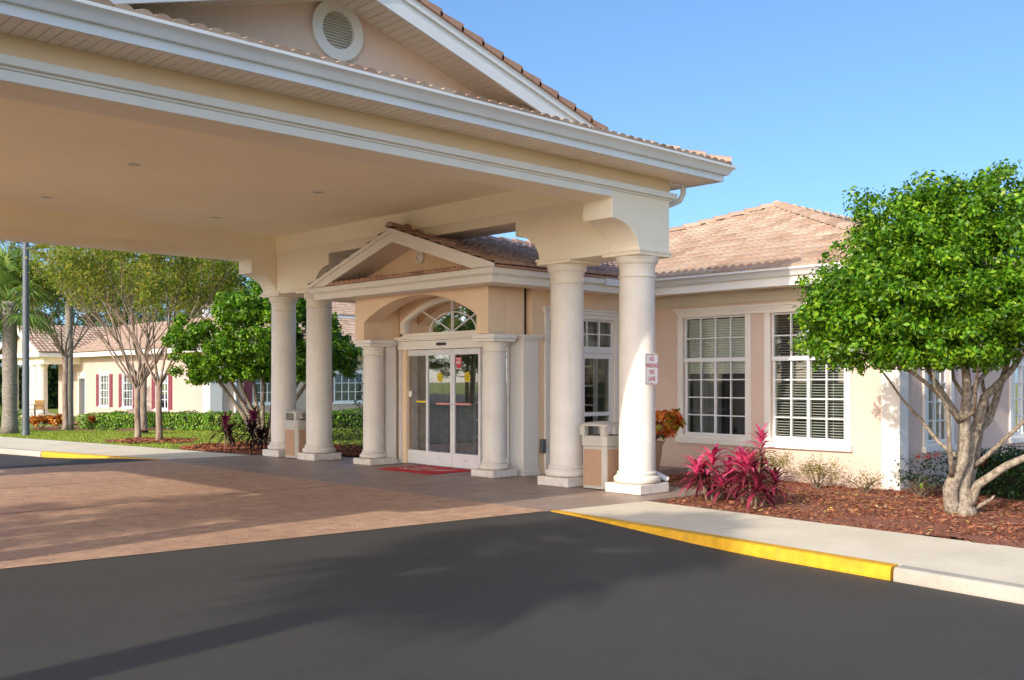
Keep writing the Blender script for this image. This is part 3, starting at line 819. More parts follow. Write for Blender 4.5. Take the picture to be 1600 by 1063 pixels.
# end tiles seen edge-on up the rake
mb = MB()
for sg in (-1, 1):
    n = 12
    for i in range(n):
        a, b = i * hf / n, (i + 1) * hf / n
        z0, z1 = gtop + .165 - gs * a, gtop + .165 - gs * b
        mb.prism([(GXc + sg * a, z0), (GXc + sg * (b + .03), z1 - gs * .03), (GXc + sg * (b + .03), z1 + .06), (GXc + sg * (b + .02), z1 + .075), (GXc + sg * a, z0 + .045)], 'y', gy - .07, gy + .12)
put('rake_tiles', mb, 'tiled', can)
# round louvred vent
vx, vz, vr = 5.97, 5.27, .315
mb = MB(); n = 48
def ringp(mb, R0, R1, y0, y1):
    vs = []
    for R, y in ((R0, y0), (R1, y0), (R1, y1), (R0, y1)):
        vs += [(vx + R * math.cos(2 * PI * i / n), y, vz + R * math.sin(2 * PI * i / n)) for i in range(n)]
    mb.add(vs, [(k * n + i, k * n + (i + 1) % n, ((k + 1) % 4) * n + (i + 1) % n, ((k + 1) % 4) * n + i) for k in range(4) for i in range(n)])
ringp(mb, .195, vr, CY0 - .055, CY0 - .004)
rv = put('round_vent', mb, 'white', can, smooth=True)
mb = MB()
for i in range(13):
    z = vz - .18 + i * .03; hwd = math.sqrt(max(.0004, .197 ** 2 - (z - vz + .015) ** 2))
    mb.add([(vx - hwd, CY0 - .04, z), (vx + hwd, CY0 - .04, z), (vx + hwd, CY0 - .012, z + .024), (vx - hwd, CY0 - .012, z + .024)], [(0, 1, 2, 3)])
put('louvre', mb, 'white', rv)
mb = MB(); mb.add([(vx + .2 * math.cos(2 * PI * i / n), CY0 - .009, vz + .2 * math.sin(2 * PI * i / n)) for i in range(n)], [tuple(range(n))]); put('vent_back', mb, M.setdefault('grey', flat('vent_backing', (.55, .50, .42), .8)), rv)  # plain light tan disc behind the louvres
# downspout at the right corner
mb = MB(); mb.tube([(12.02, 9.0, 4.56), (12.02, 9.0, 4.34), (11.98, 9.03, 4.24), (11.88, 9.2, 4.16), (11.74, 9.45, 4.08), (11.72, 9.50, 3.98), (11.72, 9.50, 3.3), (11.66, 9.5, 2.6), (11.66, 9.48, .42), (11.66, 9.38, .30), (11.68, 9.17, .22), (11.76, 9.08, .16)], .042, 12)
put('downspout', mb, 'gutter', can, smooth=True)

# ------------------------------------------------------------------ windows and walls
def wall_panel(mb, a0, a1, z0, z1, holes, t=.2):
    """wall in local frame: face at y=0, thickness inwards; holes (a0,a1,z0,z1)"""
    A_ = sorted({a0, a1, *[h[0] for h in holes], *[h[1] for h in holes]}); Z_ = sorted({z0, z1, *[h[2] for h in holes], *[h[3] for h in holes]})
    for i in range(len(A_) - 1):
        for j in range(len(Z_) - 1):
            ca, cz = (A_[i] + A_[i + 1]) / 2, (Z_[j] + Z_[j + 1]) / 2
            if any(h[0] < ca < h[1] and h[2] < cz < h[3] for h in holes): continue
            for y in (0, -t):
                mb.add([(A_[i], y, Z_[j]), (A_[i + 1], y, Z_[j]), (A_[i + 1], y, Z_[j + 1]), (A_[i], y, Z_[j + 1])], [(0, 1, 2, 3)])
    for h in holes + [(a0, a1, z0, z1)]:
        c = [(h[0], h[2]), (h[1], h[2]), (h[1], h[3]), (h[0], h[3])]
        for q in range(4):
            p, r = c[q], c[(q + 1) % 4]; mb.add([(p[0], 0, p[1]), (r[0], 0, r[1]), (r[0], -t, r[1]), (p[0], -t, p[1])], [(0, 1, 2, 3)])

def bars(mb, a0, a1, z0, z1, na, nz, w_, y0, y1, edge=None):
    """grid of glazing bars incl. edge frame"""
    e = edge if edge is not None else w_
    mb.box(a0, a0 + e, y0, y1, z0, z1); mb.box(a1 - e, a1, y0, y1, z0, z1)
    mb.box(a0 + e, a1 - e, y0, y1, z0, z0 + e); mb.box(a0 + e, a1 - e, y0, y1, z1 - e, z1)
    for i in range(1, na):
        c = a0 + e + (a1 - a0 - 2 * e) * i / na; mb.box(c - w_ / 2, c + w_ / 2, y0 + .002, y1 - .004, z0 + e, z1 - e)
    for j in range(1, nz):
        c = z0 + e + (z1 - z0 - 2 * e) * j / nz; mb.box(a0 + e, a1 - e, y0 + .003, y1 - .006, c - w_ / 2, c + w_ / 2)

def blinds(T, a0, a1, z0, z1, root, tilt=.35, pitch=.045, y=-.15):
    mb = MB(T); z = z0 + .02
    while z < z1:
        d = .009 if tilt > 1 else .02; mb.add([(a0, y + d, z - d * tilt), (a1, y + d, z - d * tilt), (a1, y - d, z + d * tilt), (a0, y - d, z + d * tilt)], [(0, 1, 2, 3)]); z += pitch
    for f in (.2, .8): a = a0 + (a1 - a0) * f; mb.box(a - .003, a + .003, y - .002, y + .002, z0, z1)
    put('blind', mb, 'blind', root)

def big_window(T, root, a0, a1, z0, zm, z1, tilt, split=True, bl=(0, 1)):
    """fixed eight-pane light over a two-leaf slider, glazed opening a0..a1, z0..z1"""
    y0, y1 = -.09, -.035
    mb = MB(T)
    bars(mb, a0, a1, zm, z1, 4, 2, .020, y0, y1, .03)
    c = (a0 + a1) / 2
    bars(mb, a0, c + .02, z0, zm - .0, 2, 4, .020, y0 - .03, y1 - .02, .042)
    bars(mb, c - .02, a1, z0, zm - .0, 2, 4, .020, y0 + .002, y1, .036)
    mb.box(a0, a1, y0, y1 + .012, zm - .035, zm + .035)
    wd = put('window', mb, 'vinyl', root)
    mb = MB(T); mb.add([(a0 + .01, -.066, zm), (a1 - .01, -.066, zm), (a1 - .01, -.066, z1 - .01), (a0 + .01, -.066, z1 - .01)], [(0, 1, 2, 3)])
    mb.add([(a0 + .01, -.082, z0), (c, -.082, z0), (c, -.082, zm), (a0 + .01, -.082, zm)], [(0, 1, 2, 3)])
    mb.add([(c, -.067, z0), (a1 - .01, -.067, z0), (a1 - .01, -.067, zm), (c, -.067, zm)], [(0, 1, 2, 3)])
    put('pane', mb, 'glass', wd)
    zz0 = z0 + (z1 - z0) * bl[0]
    blinds(T, a0 + .02, a1 - .02, zz0, z1 - .02, wd, tilt)
    return wd

# ------------------------------------------------------------------ main building (right)
XW, YC = 15.1, 7.2
bld = thing('main_building', (19.5, 12.0, 0), 'pale pink single storey building with terracotta hip roof and wide white windows', 'building')
TW = frame((XW, 0, 0), (0, -1, 0), (-1, 0, 0))       # local a = -Y
w1 = (-11.30, -9.96, .615, 2.755); w2 = (-9.46, -8.10, .615, 2.755)
mb = MB(TW); wall_panel(mb, -18.5, -YC, -.3, 3.27, [w1, w2], .22)
TR = frame((0, YC, 0), (1, 0, 0), (0, -1, 0))
w3 = (16.04, 16.93, .59, 2.60); w4 = (19.63, 20.99, .59, 2.60)
mb2 = MB(TR); wall_panel(mb2, XW + .0, 27, -.3, 3.27, [w3, w4], .22)
mb.v += mb2.v; b_ = len(mb.v) - len(mb2.v); mb.f += [tuple(i + b_ for i in f) for f in mb2.f]
mbb = MB().box(26.8, 27, YC + .22, 18.5, -.3, 3.27); mbc = MB().box(XW, 26.8, 18.3, 18.5, -.3, 3.27)
for q in (mbb, mbc):
    b_ = len(mb.v); mb.v += q.v; mb.f += [tuple(i + b_ for i in f) for f in q.f]
put('wall', mb, 'pink', bld)
big_window(TW, bld, *w1[:2], .615, 1.977, 2.755, 2.3, bl=(.52, 1))
big_window(TW, bld, *w2[:2], .615, 1.977, 2.755, .28)
big_window(TR, bld, *w3[:2], .59, 1.915, 2.60, .28)
big_window(TR, bld, *w4[:2], .59, 1.915, 2.60, .28)
# left window: curtain low down
mb = MB(TW); 
for i in range(22):
    a = -11.28 + i * .029; mb.box(a, a + .021, -.26 - (i % 2) * .015, -.25, .62, 1.75)
put('curtain', mb, paint('curtain_cloth', (.22, .23, .24), .8, .1, 5), bld)
# casings and sills
mb = MB(TW)
def casing(mb, a0, a1, z0, z1, w_=.115, t=.035):
    mb.box(a0 - w_, a0, 0, t, z0 - w_ * .4, z1); mb.box(a1, a1 + w_, 0, t, z0 - w_ * .4, z1)
for wv in (w1, w2): casing(mb, wv[0], wv[1], wv[2], wv[3])
mb.box(w1[0] - .118, w2[1] + .118, 0, .034, 2.757, 2.832)
mb.box(w1[0] - .145, w2[1] + .145, 0, .055, 2.832, 2.875); mb.box(w1[0] - .17, w2[1] + .17, 0, .085, 2.875, 2.912)
for wv in (w1, w2): mb.box(wv[0] - .14, wv[1] + .14, .0, .07, .46, .562)
for wv in (w1, w2): mb.box(wv[0] - .112, wv[1] + .112, .0, .033, .563, .614)
put('window_casing', mb, 'wtrim', bld, bevel=.006)
for wv in (w3, w4):
    mb = MB(TR)
    casing(mb, *wv, .12); mb.box(wv[0] - .12, wv[1] + .12, 0, .034, wv[3], wv[3] + .09); mb.box(wv[0] - .14, wv[1] + .14, 0, .07, wv[2] - .15, wv[2] - .05)
    mb.box(wv[0] - .117, wv[1] + .117, 0, .033, wv[2] - .05, wv[2])
    put('window_casing', mb, 'wtrim', bld, bevel=.006)
# corner pilaster
mb = MB(); mb.box(XW - .03, XW + .27, YC - .03, YC + .27, -.3, 3.11); put('corner_pilaster', mb, 'wtrim', bld, bevel=.005)
# frieze board, soffit, fascia
mb = MB(); mb.box(XW - .04, XW - .002, YC - .04, 12.19, 2.965, 3.175); mb.box(XW - .002, 27.04, YC - .04, YC - .002, 2.965, 3.175)
put('frieze_board', mb, M.setdefault('friez', paint('frieze_paint', (.60, .55, .43), .6, .05, 2)), bld)
RX0, RY0, RY1 = 14.49, 6.575, 19.14
mb = MB(); mb.box(RX0 + .02, XW + .01, RY0 + .02, RY1, 3.166, 3.185); mb.box(XW + .01, 27.5, RY0 + .02, YC + .01, 3.166, 3.185); put('soffit', mb, 'soffit', bld)
mb = MB(); mb.box(RX0, RX0 + .03, RY0, RY1, 3.145, 3.34); mb.box(RX0 + .03, 27.6, RY0, RY0 + .03, 3.145, 3.34); put('fascia', mb, 'white', bld)
gutter('gutter', [(RX0, 11.55), (RX0, RY0), (27.6, RY0)], GP, 'gutter', bld, closed=False, zoff=3.325)
PR = .352; dR = math.sqrt(1 + PR * PR); zR = 3.42; hR = (RY1 - RY0) / 2
ax, ay = RX0 - .06, RY0 - .06
W_ = RY1 - RY0 + .12
tile_field('roof_tiles', (ax, ay, zR), (0, 1, 0), (1, 0, PR), [(0, 0), (W_, 0), (W_ / 2, W_ / 2 * dR)], 'tile', bld)
tile_field('roof_tiles', (ax, ay, zR), (1, 0, 0), (0, 1, PR), [(0, 0), (13.1, 0), (13.1, W_ / 2 * dR), (W_ / 2, W_ / 2 * dR)], 'tile', bld)
pk = (ax + W_ / 2, ay + W_ / 2, zR + PR * W_ / 2)
ridge_caps('hip_tiles', (ax + .05, ay + .05, zR + .06), (pk[0], pk[1], pk[2] + .05), 'tile', bld, .125)
ridge_caps('hip_tiles', (ax + .05, ay + W_ - .05, zR + .06), (pk[0], pk[1], pk[2] + .05), 'tile', bld, .125)
ridge_caps('ridge_tiles', (pk[0], pk[1], pk[2] + .05), (27.5, pk[1], pk[2] + .05), 'tile', bld, .125)
mb = MB().add([(ax + .03, ay + .03, zR - .03), (27.4, ay + .03, zR - .03), (27.4, ay + W_, zR - .03), (ax + .03, ay + W_, zR - .03), (pk[0], pk[1], pk[2] - .03), (27.4, pk[1], pk[2] - .03)],
              [(0, 1, 5, 4), (2, 3, 4, 5), (3, 0, 4), (1, 2, 5), (3, 2, 1, 0)])
put('roof_deck', mb, 'tiled', bld)
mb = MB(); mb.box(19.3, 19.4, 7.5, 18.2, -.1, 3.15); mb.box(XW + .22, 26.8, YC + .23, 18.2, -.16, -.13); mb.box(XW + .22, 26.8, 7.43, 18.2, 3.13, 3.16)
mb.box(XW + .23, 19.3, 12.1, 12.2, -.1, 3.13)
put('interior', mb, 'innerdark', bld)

# ------------------------------------------------------------------ entrance vestibule
YM = 14.16
ves = thing('entrance_vestibule', (11.6, YM, 0), 'peach entrance vestibule with small gable, arched fanlight and glass sliding doors', 'entrance')
XD = 11.95
VY0, VY1 = 12.27, 16.05        # side faces
# front arched lintel wall
def arched(mb, y0, y1, z0, z1, oy0, oy1, spring, crown, xa, xb, n=20):
    """wall slab (normal x) with segmental arch cut out from below"""
    c = (oy0 + oy1) / 2; hw_ = (oy1 - oy0) / 2; rise = crown - spring; R = (hw_ ** 2 + rise ** 2) / (2 * rise); a = math.asin(hw_ / R)
    top = [(c - R * math.sin(a - 2 * a * i / n), spring - (R - rise) + R * math.cos(a - 2 * a * i / n)) for i in range(n + 1)]
    poly = [(y0, z0), (oy0, z0)] + top + [(oy1, z0), (y1, z0), (y1, z1), (y0, z1)]
    mb.prism(poly, 'x', xa, xb); return top
mb = MB(); arched(mb, VY0, VY1, 2.375, 3.30, 12.56, 15.76, 2.70, 3.12, 11.12, 11.50); put('arched_wall', mb, 'peach', ves, bevel=.008)
for y0_, y1_ in ((VY0, VY0 + .36), (VY1 - .30, VY1)): put('side_lintel', MB().box(11.503, XD, y0_, y1_, 2.375, 3.30), 'peach', ves, bevel=.006)
put('porch_ceiling', MB().box(11.503, XD, VY0 + .36, VY1 - .30, 3.16, 3.24), 'peach', ves)
# door wall
mb = MB(); top = arched(mb, VY0 + .37, VY1 - .31, 2.43, 3.158, YM - 1.43, YM + 1.43, 2.70, 3.09, XD, XD + .12)
mb.box(XD, XD + .12, VY1 - .52, VY1 - .02, -.02, 2.43); mb.box(XD, XD + .12, VY0 + .0, VY0 + .36, -.02, 2.37)
put('door_wall', mb, 'peach', ves)
# fanlight
def arcpts(h, spring, crown, n=28):
    rise = crown - spring; R = (h ** 2 + rise ** 2) / (2 * rise); a = math.asin(h / R)
    return [(YM - R * math.sin(-a + 2 * a * i / n) * -1, spring - (R - rise) + R * math.cos(-a + 2 * a * i / n)) for i in range(n + 1)]
outer = [(YM - 1.50, 2.44)] + arcpts(1.50, 2.72, 3.16) + [(YM + 1.50, 2.44)]
inner_ = [(YM - 1.37, 2.50)] + arcpts(1.37, 2.70, 3.065) + [(YM + 1.37, 2.50)]
mb = MB(); k = len(outer)
vs = [(XD - .05, *p) for p in outer] + [(XD - .05, *p) for p in inner_] + [(XD + .05, *p) for p in outer] + [(XD + .05, *p) for p in inner_]
fs = []
for i in range(k - 1):
    fs += [(i, i + 1, k + i + 1, k + i), (k + i, k + i + 1, 3 * k + i + 1, 3 * k + i), (i, i + 1, 2 * k + i + 1, 2 * k + i)]
mb.add(vs, fs); mb.box(XD - .05, XD + .05, YM - 1.5, YM + 1.5, 2.44, 2.50)
fan = put('fanlight', mb, 'wtrim', ves)
mb = MB(); mb.add([(XD + .01, *p) for p in inner_], [tuple(range(len(inner_)))]); put('pane', mb, 'glass', fan)
mb = MB(); mb.box(XD - .015, XD + .02, YM - .012, YM + .012, 2.50, 3.065)
for sg in (-1, 1):
    p0, p1 = (YM, 2.50), (YM + sg * .98, 2.96); 
    mb.tube([(XD + .002, *p0), (XD + .002, *p1)], .012, 6)
mb.tube([(XD + .002, YM + .66 * math.cos(t), 2.50 + .36 * math.sin(t)) for t in [PI * i / 20 for i in range(21)]], .012, 6)
put('muntin', mb, 'vinyl', fan)
# header over the doors
mb = MB(); mb.box(XD - .13, XD + .02, YM - 1.72, YM + 1.60, 2.385, 2.435); mb.box(XD - .11, XD + .02, YM - 1.70, YM + 1.55, 2.355, 2.384)
mb.box(XD - .10, XD + .06, YM - 1.68, YM + 1.52, 2.19, 2.35); put('door_header', mb, 'wtrim', ves, bevel=.006)
put('motion_sensor', MB().box(XD - .145, XD - .10, YM + .06, YM + .30, 2.25, 2.30), 'black', ves, bevel=.01)
# sliding doors: frame, then four leaves
mb = MB(); yl, yr = YM + 1.50, YM - 1.50
for y0_ in (yl, yr - .06): put('door_jamb', MB().box(XD - .04, XD + .09, y0_, y0_ + .06, .0, 2.19), 'frame', ves, bevel=.004)
put('threshold', MB().box(XD - .05, XD + .1, yr, yl, .002, .012), 'metal', ves)
leafs = []
for i, (y1_, y0_, xo) in enumerate(((yl, yl - .77, .045), (yl - .73, yl - 1.497, .0), (yl - 1.503, yl - 2.27, .0), (yl - 2.23, yr, .045))):
    T = frame((XD + xo, y1_, 0), (0, -1, 0), (-1, 0, 0)); wd_ = y1_ - y0_
    mb = MB(T); st = .058
    mb.box(0, st, -.04, 0, .015, 2.185); mb.box(wd_ - st, wd_, -.04, 0, .015, 2.185)
    mb.box(st, wd_ - st, -.04, 0, .015, .27); mb.box(st, wd_ - st, -.04, 0, 2.075, 2.185)
    lf_ = put('sliding_door', mb, 'frame', ves, bevel=.004); leafs.append((lf_, T, wd_))
    mb = MB(T); mb.add([(st - .005, -.02, .265), (wd_ - st + .005, -.02, .265), (wd_ - st + .005, -.02, 2.08), (st - .005, -.02, 2.08)], [(0, 1, 2, 3)]); put('pane', mb, 'glassd', lf_)
def disc(mb, ca, cz, r, y, n=28, sy=1.):
    mb.add([(ca + r * math.cos(2 * PI * i / n), y, cz + r * sy * math.sin(2 * PI * i / n)) for i in range(n)], [tuple(range(n))])

_fc = {}
def text_mesh(s, size, squeeze=1.):
    cu = bpy.data.curves.new('t', 'FONT'); cu.body = s; cu.size = size; cu.align_x = 'CENTER'; cu.align_y = 'CENTER'; cu.offset = size * .012
    ob = bpy.data.objects.new('t', cu); COL.objects.link(ob); bpy.context.view_layer.update()
    me = bpy.data.meshes.new_from_object(ob.evaluated_get(bpy.context.evaluated_depsgraph_get()))
    vs = [(v.co.x * squeeze, v.co.y) for v in me.vertices]; fs = [tuple(p.vertices) for p in me.polygons]
    bpy.data.objects.remove(ob); bpy.data.curves.remove(cu); bpy.data.meshes.remove(me)
    return vs, fs
def write(mb, s, size, ca, cz, y, squeeze=1.):
    vs, fs = text_mesh(s, size, squeeze); mb.add([(ca + a, y, cz + b) for a, b in vs], fs)

for i in (1, 2):
    lf_, T, wd_ = leafs[i]; ca = .40 if i == 1 else .40
    mb = MB(T); disc(mb, ca, 1.665, .085, -.014, sy=1.08); st_ = put('door_sticker', mb, 'styel', lf_)
    for k, s_ in enumerate(('CAUTION', 'AUTOMATIC', 'DOOR')):
        mb = MB(T); write(mb, s_, .032, ca, 1.71 - k * .045, -.012, .8); put('sticker_lettering', mb, 'black', st_)
    mb = MB(T)
    if i == 1: mb.box(.28, wd_ - .06, -.0165, -.0145, 1.155, 1.19)
    else: mb.box(.06, .50, -.0165, -.0145, 1.155, 1.19)
    put('pink_strip', mb, 'pinks', lf_)
    mb = MB(T); disc(mb, wd_ - .028 if i == 1 else .028, 1.165, .014, .002); put('lock', mb, 'metal', lf_)
    mb = MB(T); disc(mb, .37, .15, .012, .002); put('lock', mb, 'metal', lf_)
lf_, T, wd_ = leafs[2]
mb = MB(T); pts = [(-.085, .10), (.085, .10), (.085, -.05), (.05, -.095), (0, -.115), (-.05, -.095), (-.085, -.05)]
mb.add([(.16 + a, -.014, 1.93 + b) for a, b in pts], [tuple(range(7))]); st_ = put('red_sticker', mb, 'signr', lf_)
mb = MB(T); mb.box(.10, .22, -.0125, -.011, 1.99, 2.005)
for a in (.115, .145, .175, .205): mb.box(a - .008, a + .008, -.0125, -.011, 1.90, 1.965)
put('sticker_marks', mb, 'signw', st_)
lf_, T, wd_ = leafs[0]
put('yellow_strip', MB(T).box(.36, .66, -.0165, -.0145, 1.185, 1.215), 'styel', lf_)
put('white_label', MB(T).box(.10, .22, -.0165, -.0145, 1.29, 1.40), 'signw', lf_)
# piers beside the doors
def pier(cx, cy, hx_, hy_, zt_):
    mb = MB(); mb.box(cx - hx_, cx + hx_, cy - hy_, cy + hy_, -.02, zt_ - .11)
    mb.box(cx - hx_ - .03, cx + hx_ + .03, cy - hy_ - .03, cy + hy_ + .03, -.02, .05); mb.box(cx - hx_ - .02, cx + hx_ + .02, cy - hy_ - .02, cy + hy_ + .02, .052, .08)
    mb.box(cx - hx_ - .02, cx + hx_ + .02, cy - hy_ - .02, cy + hy_ + .02, zt_ - .11, zt_ - .075)
    mb.box(cx - hx_ - .05, cx + hx_ + .05, cy - hy_ - .05, cy + hy_ + .05, zt_ - .075, zt_ - .04); mb.box(cx - hx_ - .07, cx + hx_ + .07, cy - hy_ - .07, cy + hy_ + .07, zt_ - .04, zt_ - .002)
    return put('pier', mb, 'wtrim', ves, bevel=.006)
pier(12.03, 12.35, .18, .16, 2.375); pier(11.75, 15.87, .12, .13, 2.375)
put('electrical_box', MB().box(12.25, 12.34, 12.13, 12.199, .36, .60), 'metal', ves, bevel=.01)
put('keypad', MB().box(11.61, 11.628, 15.84, 15.90, 1.22, 1.34), 'metal', ves, bevel=.006)
for cy in (12.44, 15.87): column(ves, 11.42, cy, .198, 2.372, .56, big=False)
for cy in (12.44, 15.87):
    mb = MB(); mb.box(11.42 - .27, 11.42 + .27, cy - .27, cy + .27, 2.30, 2.372); mb.box(11.42 - .25, 11.42 + .25, cy - .25, cy + .25, 2.25, 2.298)
    put('abacus', mb, 'wtrim', ves, bevel=.008)
# right side wall with a glazed double door (faces -Y)
YS = 12.2
TS = frame((0, YS, 0), (1, 0, 0), (0, -1, 0))
dr = (12.47, 14.18, .0, 2.70)
mb = MB(TS); wall_panel(mb, 12.07, XW - .002, -.02, 3.3, [dr], .15); 
mb.box(12.07, XW - .002, -.15, -.149, 3.3, 3.31); put('side_wall', mb, 'peach', ves)
mb = MB(TS); mb.box(dr[0] - .11, dr[0], 0, .035, 0, 2.70); mb.box(dr[1], dr[1] + .11, 0, .035, 0, 2.70)
mb.box(dr[0] - .11, dr[1] + .11, 0, .034, 2.70, 2.78); mb.box(dr[0] - .14, dr[1] + .14, 0, .06, 2.78, 2.83); mb.box(dr[0] - .17, dr[1] + .17, 0, .09, 2.83, 2.87)
put('door_casing', mb, 'wtrim', ves, bevel=.006)
mb = MB(TS); bars(mb, dr[0], dr[1], 2.18, 2.70, 5, 2, .02, -.08, -.02, .035); mb.box(dr[0], dr[1], -.08, -.01, 2.10, 2.18)
tw_ = put('transom_window', mb, 'vinyl', ves)
mb = MB(TS); mb.add([(dr[0], -.05, 2.18), (dr[1], -.05, 2.18), (dr[1], -.05, 2.70), (dr[0], -.05, 2.70)], [(0, 1, 2, 3)]); put('pane', mb, 'glass', tw_)
mid = (dr[0] + dr[1]) / 2
for a, b in ((dr[0] + .0, mid - .004), (mid + .004, dr[1] - .0)):
    mb = MB(TS); mb.box(a, a + .085, -.07, -.02, .01, 2.095); mb.box(b - .085, b, -.07, -.02, .01, 2.095)
    mb.box(a + .085, b - .085, -.07, -.02, .01, .24); mb.box(a + .085, b - .085, -.07, -.02, 2.00, 2.095); mb.box(a + .085, b - .085, -.068, -.022, .96, 1.03)
    sd = put('side_door', mb, 'vinyl', ves)
    mb = MB(TS); mb.add([(a + .08, -.045, .2), (b - .08, -.045, .2), (b - .08, -.045, 2.02), (a + .08, -.045, 2.02)], [(0, 1, 2, 3)]); put('pane', mb, 'glass', sd)
# left side wall
mb = MB(); mb.box(12.07, XW, 15.90, VY1 - .01, -.02, 3.3); put('side_wall', mb, 'peach', ves)
# interior of the vestibule
mb = MB(); mb.box(12.08, 14.6, 12.36, 15.88, .0, .004); put('interior_floor', mb, flat('vestibule_floor', (.20, .17, .14), .35), ves)
mb = MB(); mb.box(12.10, 13.9, 15.80, 15.89, .0, 2.36)
put('interior_wall', mb, M.setdefault('mottled', paint('mottled_wallpaper', (.78, .68, .46), .8, .4, 7)), ves)
mb = MB()
bars(mb, 12.37, 15.79, .0, 2.3, 7, 6, .035, 13.895, 13.935, .08)
# bars() runs along x; swap axes so that it spans the back of the vestibule
mb.v = [(y, x, z) for x, y, z in mb.v]
for yy in (13.3, 14.6): mb.box(13.89, 13.94, yy - .04, yy + .04, 0, 2.3)
iw = put('inner_glazed_screen', mb, 'vinyl', ves)
put('pane', MB().box(13.912, 13.914, 12.4, 15.76, .05, 2.28), 'glass', iw)
mb = MB()
for i in range(9): mb.box(12.8 + .03 * (i % 2), 12.83 + .03 * (i % 2), 15.0 + i * .035, 15.03 + i * .035, .0, 2.9)
put('curtain', mb, paint('brown_drape', (.30, .13, .06), .8, .2, 5), ves)
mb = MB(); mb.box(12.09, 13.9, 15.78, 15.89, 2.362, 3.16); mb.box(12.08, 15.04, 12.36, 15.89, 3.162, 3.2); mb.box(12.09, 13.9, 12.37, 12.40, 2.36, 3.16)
put('upper_interior', mb, 'innerdark', ves)  # dark colour put in so the space behind the fanlight looks unlit
# backing beyond the inner screen: green courtyard light painted into its colour
mb = MB(); mb.box(15.04, 15.09, 12.36, 15.89, 0, 3.2); mb.box(13.9, 13.95, 12.36, 15.89, 2.31, 3.2); put('lobby_back_wall', mb, paint('painted_courtyard_light', (.20, .27, .16), .8, .7, 2.2), ves)
# cornice
CXF, CYR, CYL = 10.62, 11.62, 16.70
mb = MB(); 
for off, z0, z1 in ((.0, 3.14, 3.255), (.03, 3.255, 3.275), (.065, 3.275, 3.37)):
    x0 = CXF - off
    mb.box(x0, CXF + .12, CYR - off, CYL + off, z0, z1)
    mb.box(CXF + .12, 13.8, CYR - off, CYR + .12, z0, z1); mb.box(CXF + .12, 13.8, CYL - .12, CYL + off, z0, z1)
put('cornice', mb, 'wtrim', ves, bevel=.008)
mb = MB(); mb.box(CXF + .12, 11.118, CYR + .12, CYL - .12, 3.16, 3.175); mb.box(11.118, 13.8, CYR + .12, YS - .001, 3.16, 3.175); mb.box(11.118, 13.8, VY1, CYL - .12, 3.16, 3.175)
put('soffit', mb, 'soffit', ves)
mb = MB(); mb.box(13.2, 13.8, CYR - .09, CYR - .066, 3.25, 3.37); put('gutter', mb, 'gutter', ves)
# roof
gs2 = .312; zE = 3.38; hwv = (CYL - CYR) / 2 + .09; ymid = (CYL + CYR) / 2; zA = zE + gs2 * hwv
Lr = 4.9; n2 = math.sqrt(1 + gs2 ** 2)
XR0 = CXF - .08
tile_field('roof_tiles', (XR0 + .02, ymid - hwv, zE + .045), (1, 0, 0), (0, 1, gs2), [(0, 0), (Lr, 0), (Lr + 1.6, hwv * n2), (0, hwv * n2)], 'tile_shaded', ves)
tile_field('roof_tiles', (XR0 + .02, ymid + hwv, zE + .045), (1, 0, 0), (0, -1, gs2), [(0, 0), (Lr, 0), (Lr + 1.6, hwv * n2), (0, hwv * n2)], 'tile_shaded', ves)
ridge_caps('ridge_tiles', (XR0 - .0, ymid, zA + .065), (XR0 + Lr + 2.2, ymid, zA + .065), 'tile_shaded', ves, .105)
mb = MB()
for sg in (-1, 1):
    mb.prism([(ymid, zA + .03), (ymid + sg * hwv, zE + .03), (ymid + sg * hwv, zE - .01), (ymid, zA - .01)], 'x', XR0 + .07, XR0 + Lr + 2)
put('roof_deck', mb, 'tiled', ves)
mb = MB()
for sg in (-1, 1):
    mb.prism([(ymid, zA + .05), (ymid + sg * (hwv - .0), zE + .05), (ymid + sg * hwv, zE - .02), (ymid, zA - .02)], 'x', XR0 - .0, XR0 + .05)
put('rake_crown', mb, 'wtrim', ves)
mb = MB()
for sg in (-1, 1):
    mb.prism([(ymid, zA - .022), (ymid + sg * (hwv - .07), zE + .002), (ymid + sg * (hwv - .52), zE + .002), (ymid, zA - .185)], 'x', XR0 + .035, XR0 + .075)
put('rake_board', mb, 'wtrim', ves)
mb = MB()
for sg in (-1, 1):
    mb.prism([(ymid, zA - .15), (ymid + sg * (hwv - .52), zE + .028), (ymid + sg * (hwv - .52), zE + .018), (ymid, zA - .16)], 'x', XR0 + .076, 11.2)
put('rake_soffit', mb, M.setdefault('gsoffit', paint('gable_soffit', (.82, .76, .64), .7, .05, 2)), ves)  # one even cream paint under the gable overhang
mb = MB(); mb.prism([(ymid - hwv + .3, zE), (ymid + hwv - .3, zE), (ymid + .0, zA - .05)], 'x', 11.20, 11.25); put('gable_wall', mb, 'peach', ves)
tile_field('pent_tiles', (CXF + .0, CYR + .35, zE + .0), (0, 1, 0), (1, 0, .17), [(0, 0), (CYL - CYR - .7, 0), (CYL - CYR - .7, .6), (0, .6)], 'tiled', ves)
mb = MB(); vx2 = 11.195; n = 32
def ringx(mb, R0, R1, x0, x1, cy, cz):
    vs = []
    for R, x in ((R0, x0), (R1, x0), (R1, x1), (R0, x1)): vs += [(x, cy + R * math.cos(2 * PI * i / n), cz + R * math.sin(2 * PI * i / n)) for i in range(n)]
    mb.add(vs, [(k * n + i, k * n + (i + 1) % n, ((k + 1) % 4) * n + (i + 1) % n, ((k + 1) % 4) * n + i) for k in range(4) for i in range(n)])
ringx(mb, .075, .125, vx2 - .035, vx2, ymid - .02, 3.80); ringx(mb, .001, .074, vx2 - .012, vx2, ymid - .02, 3.80)
put('round_medallion', mb, 'wtrim', ves, smooth=True)

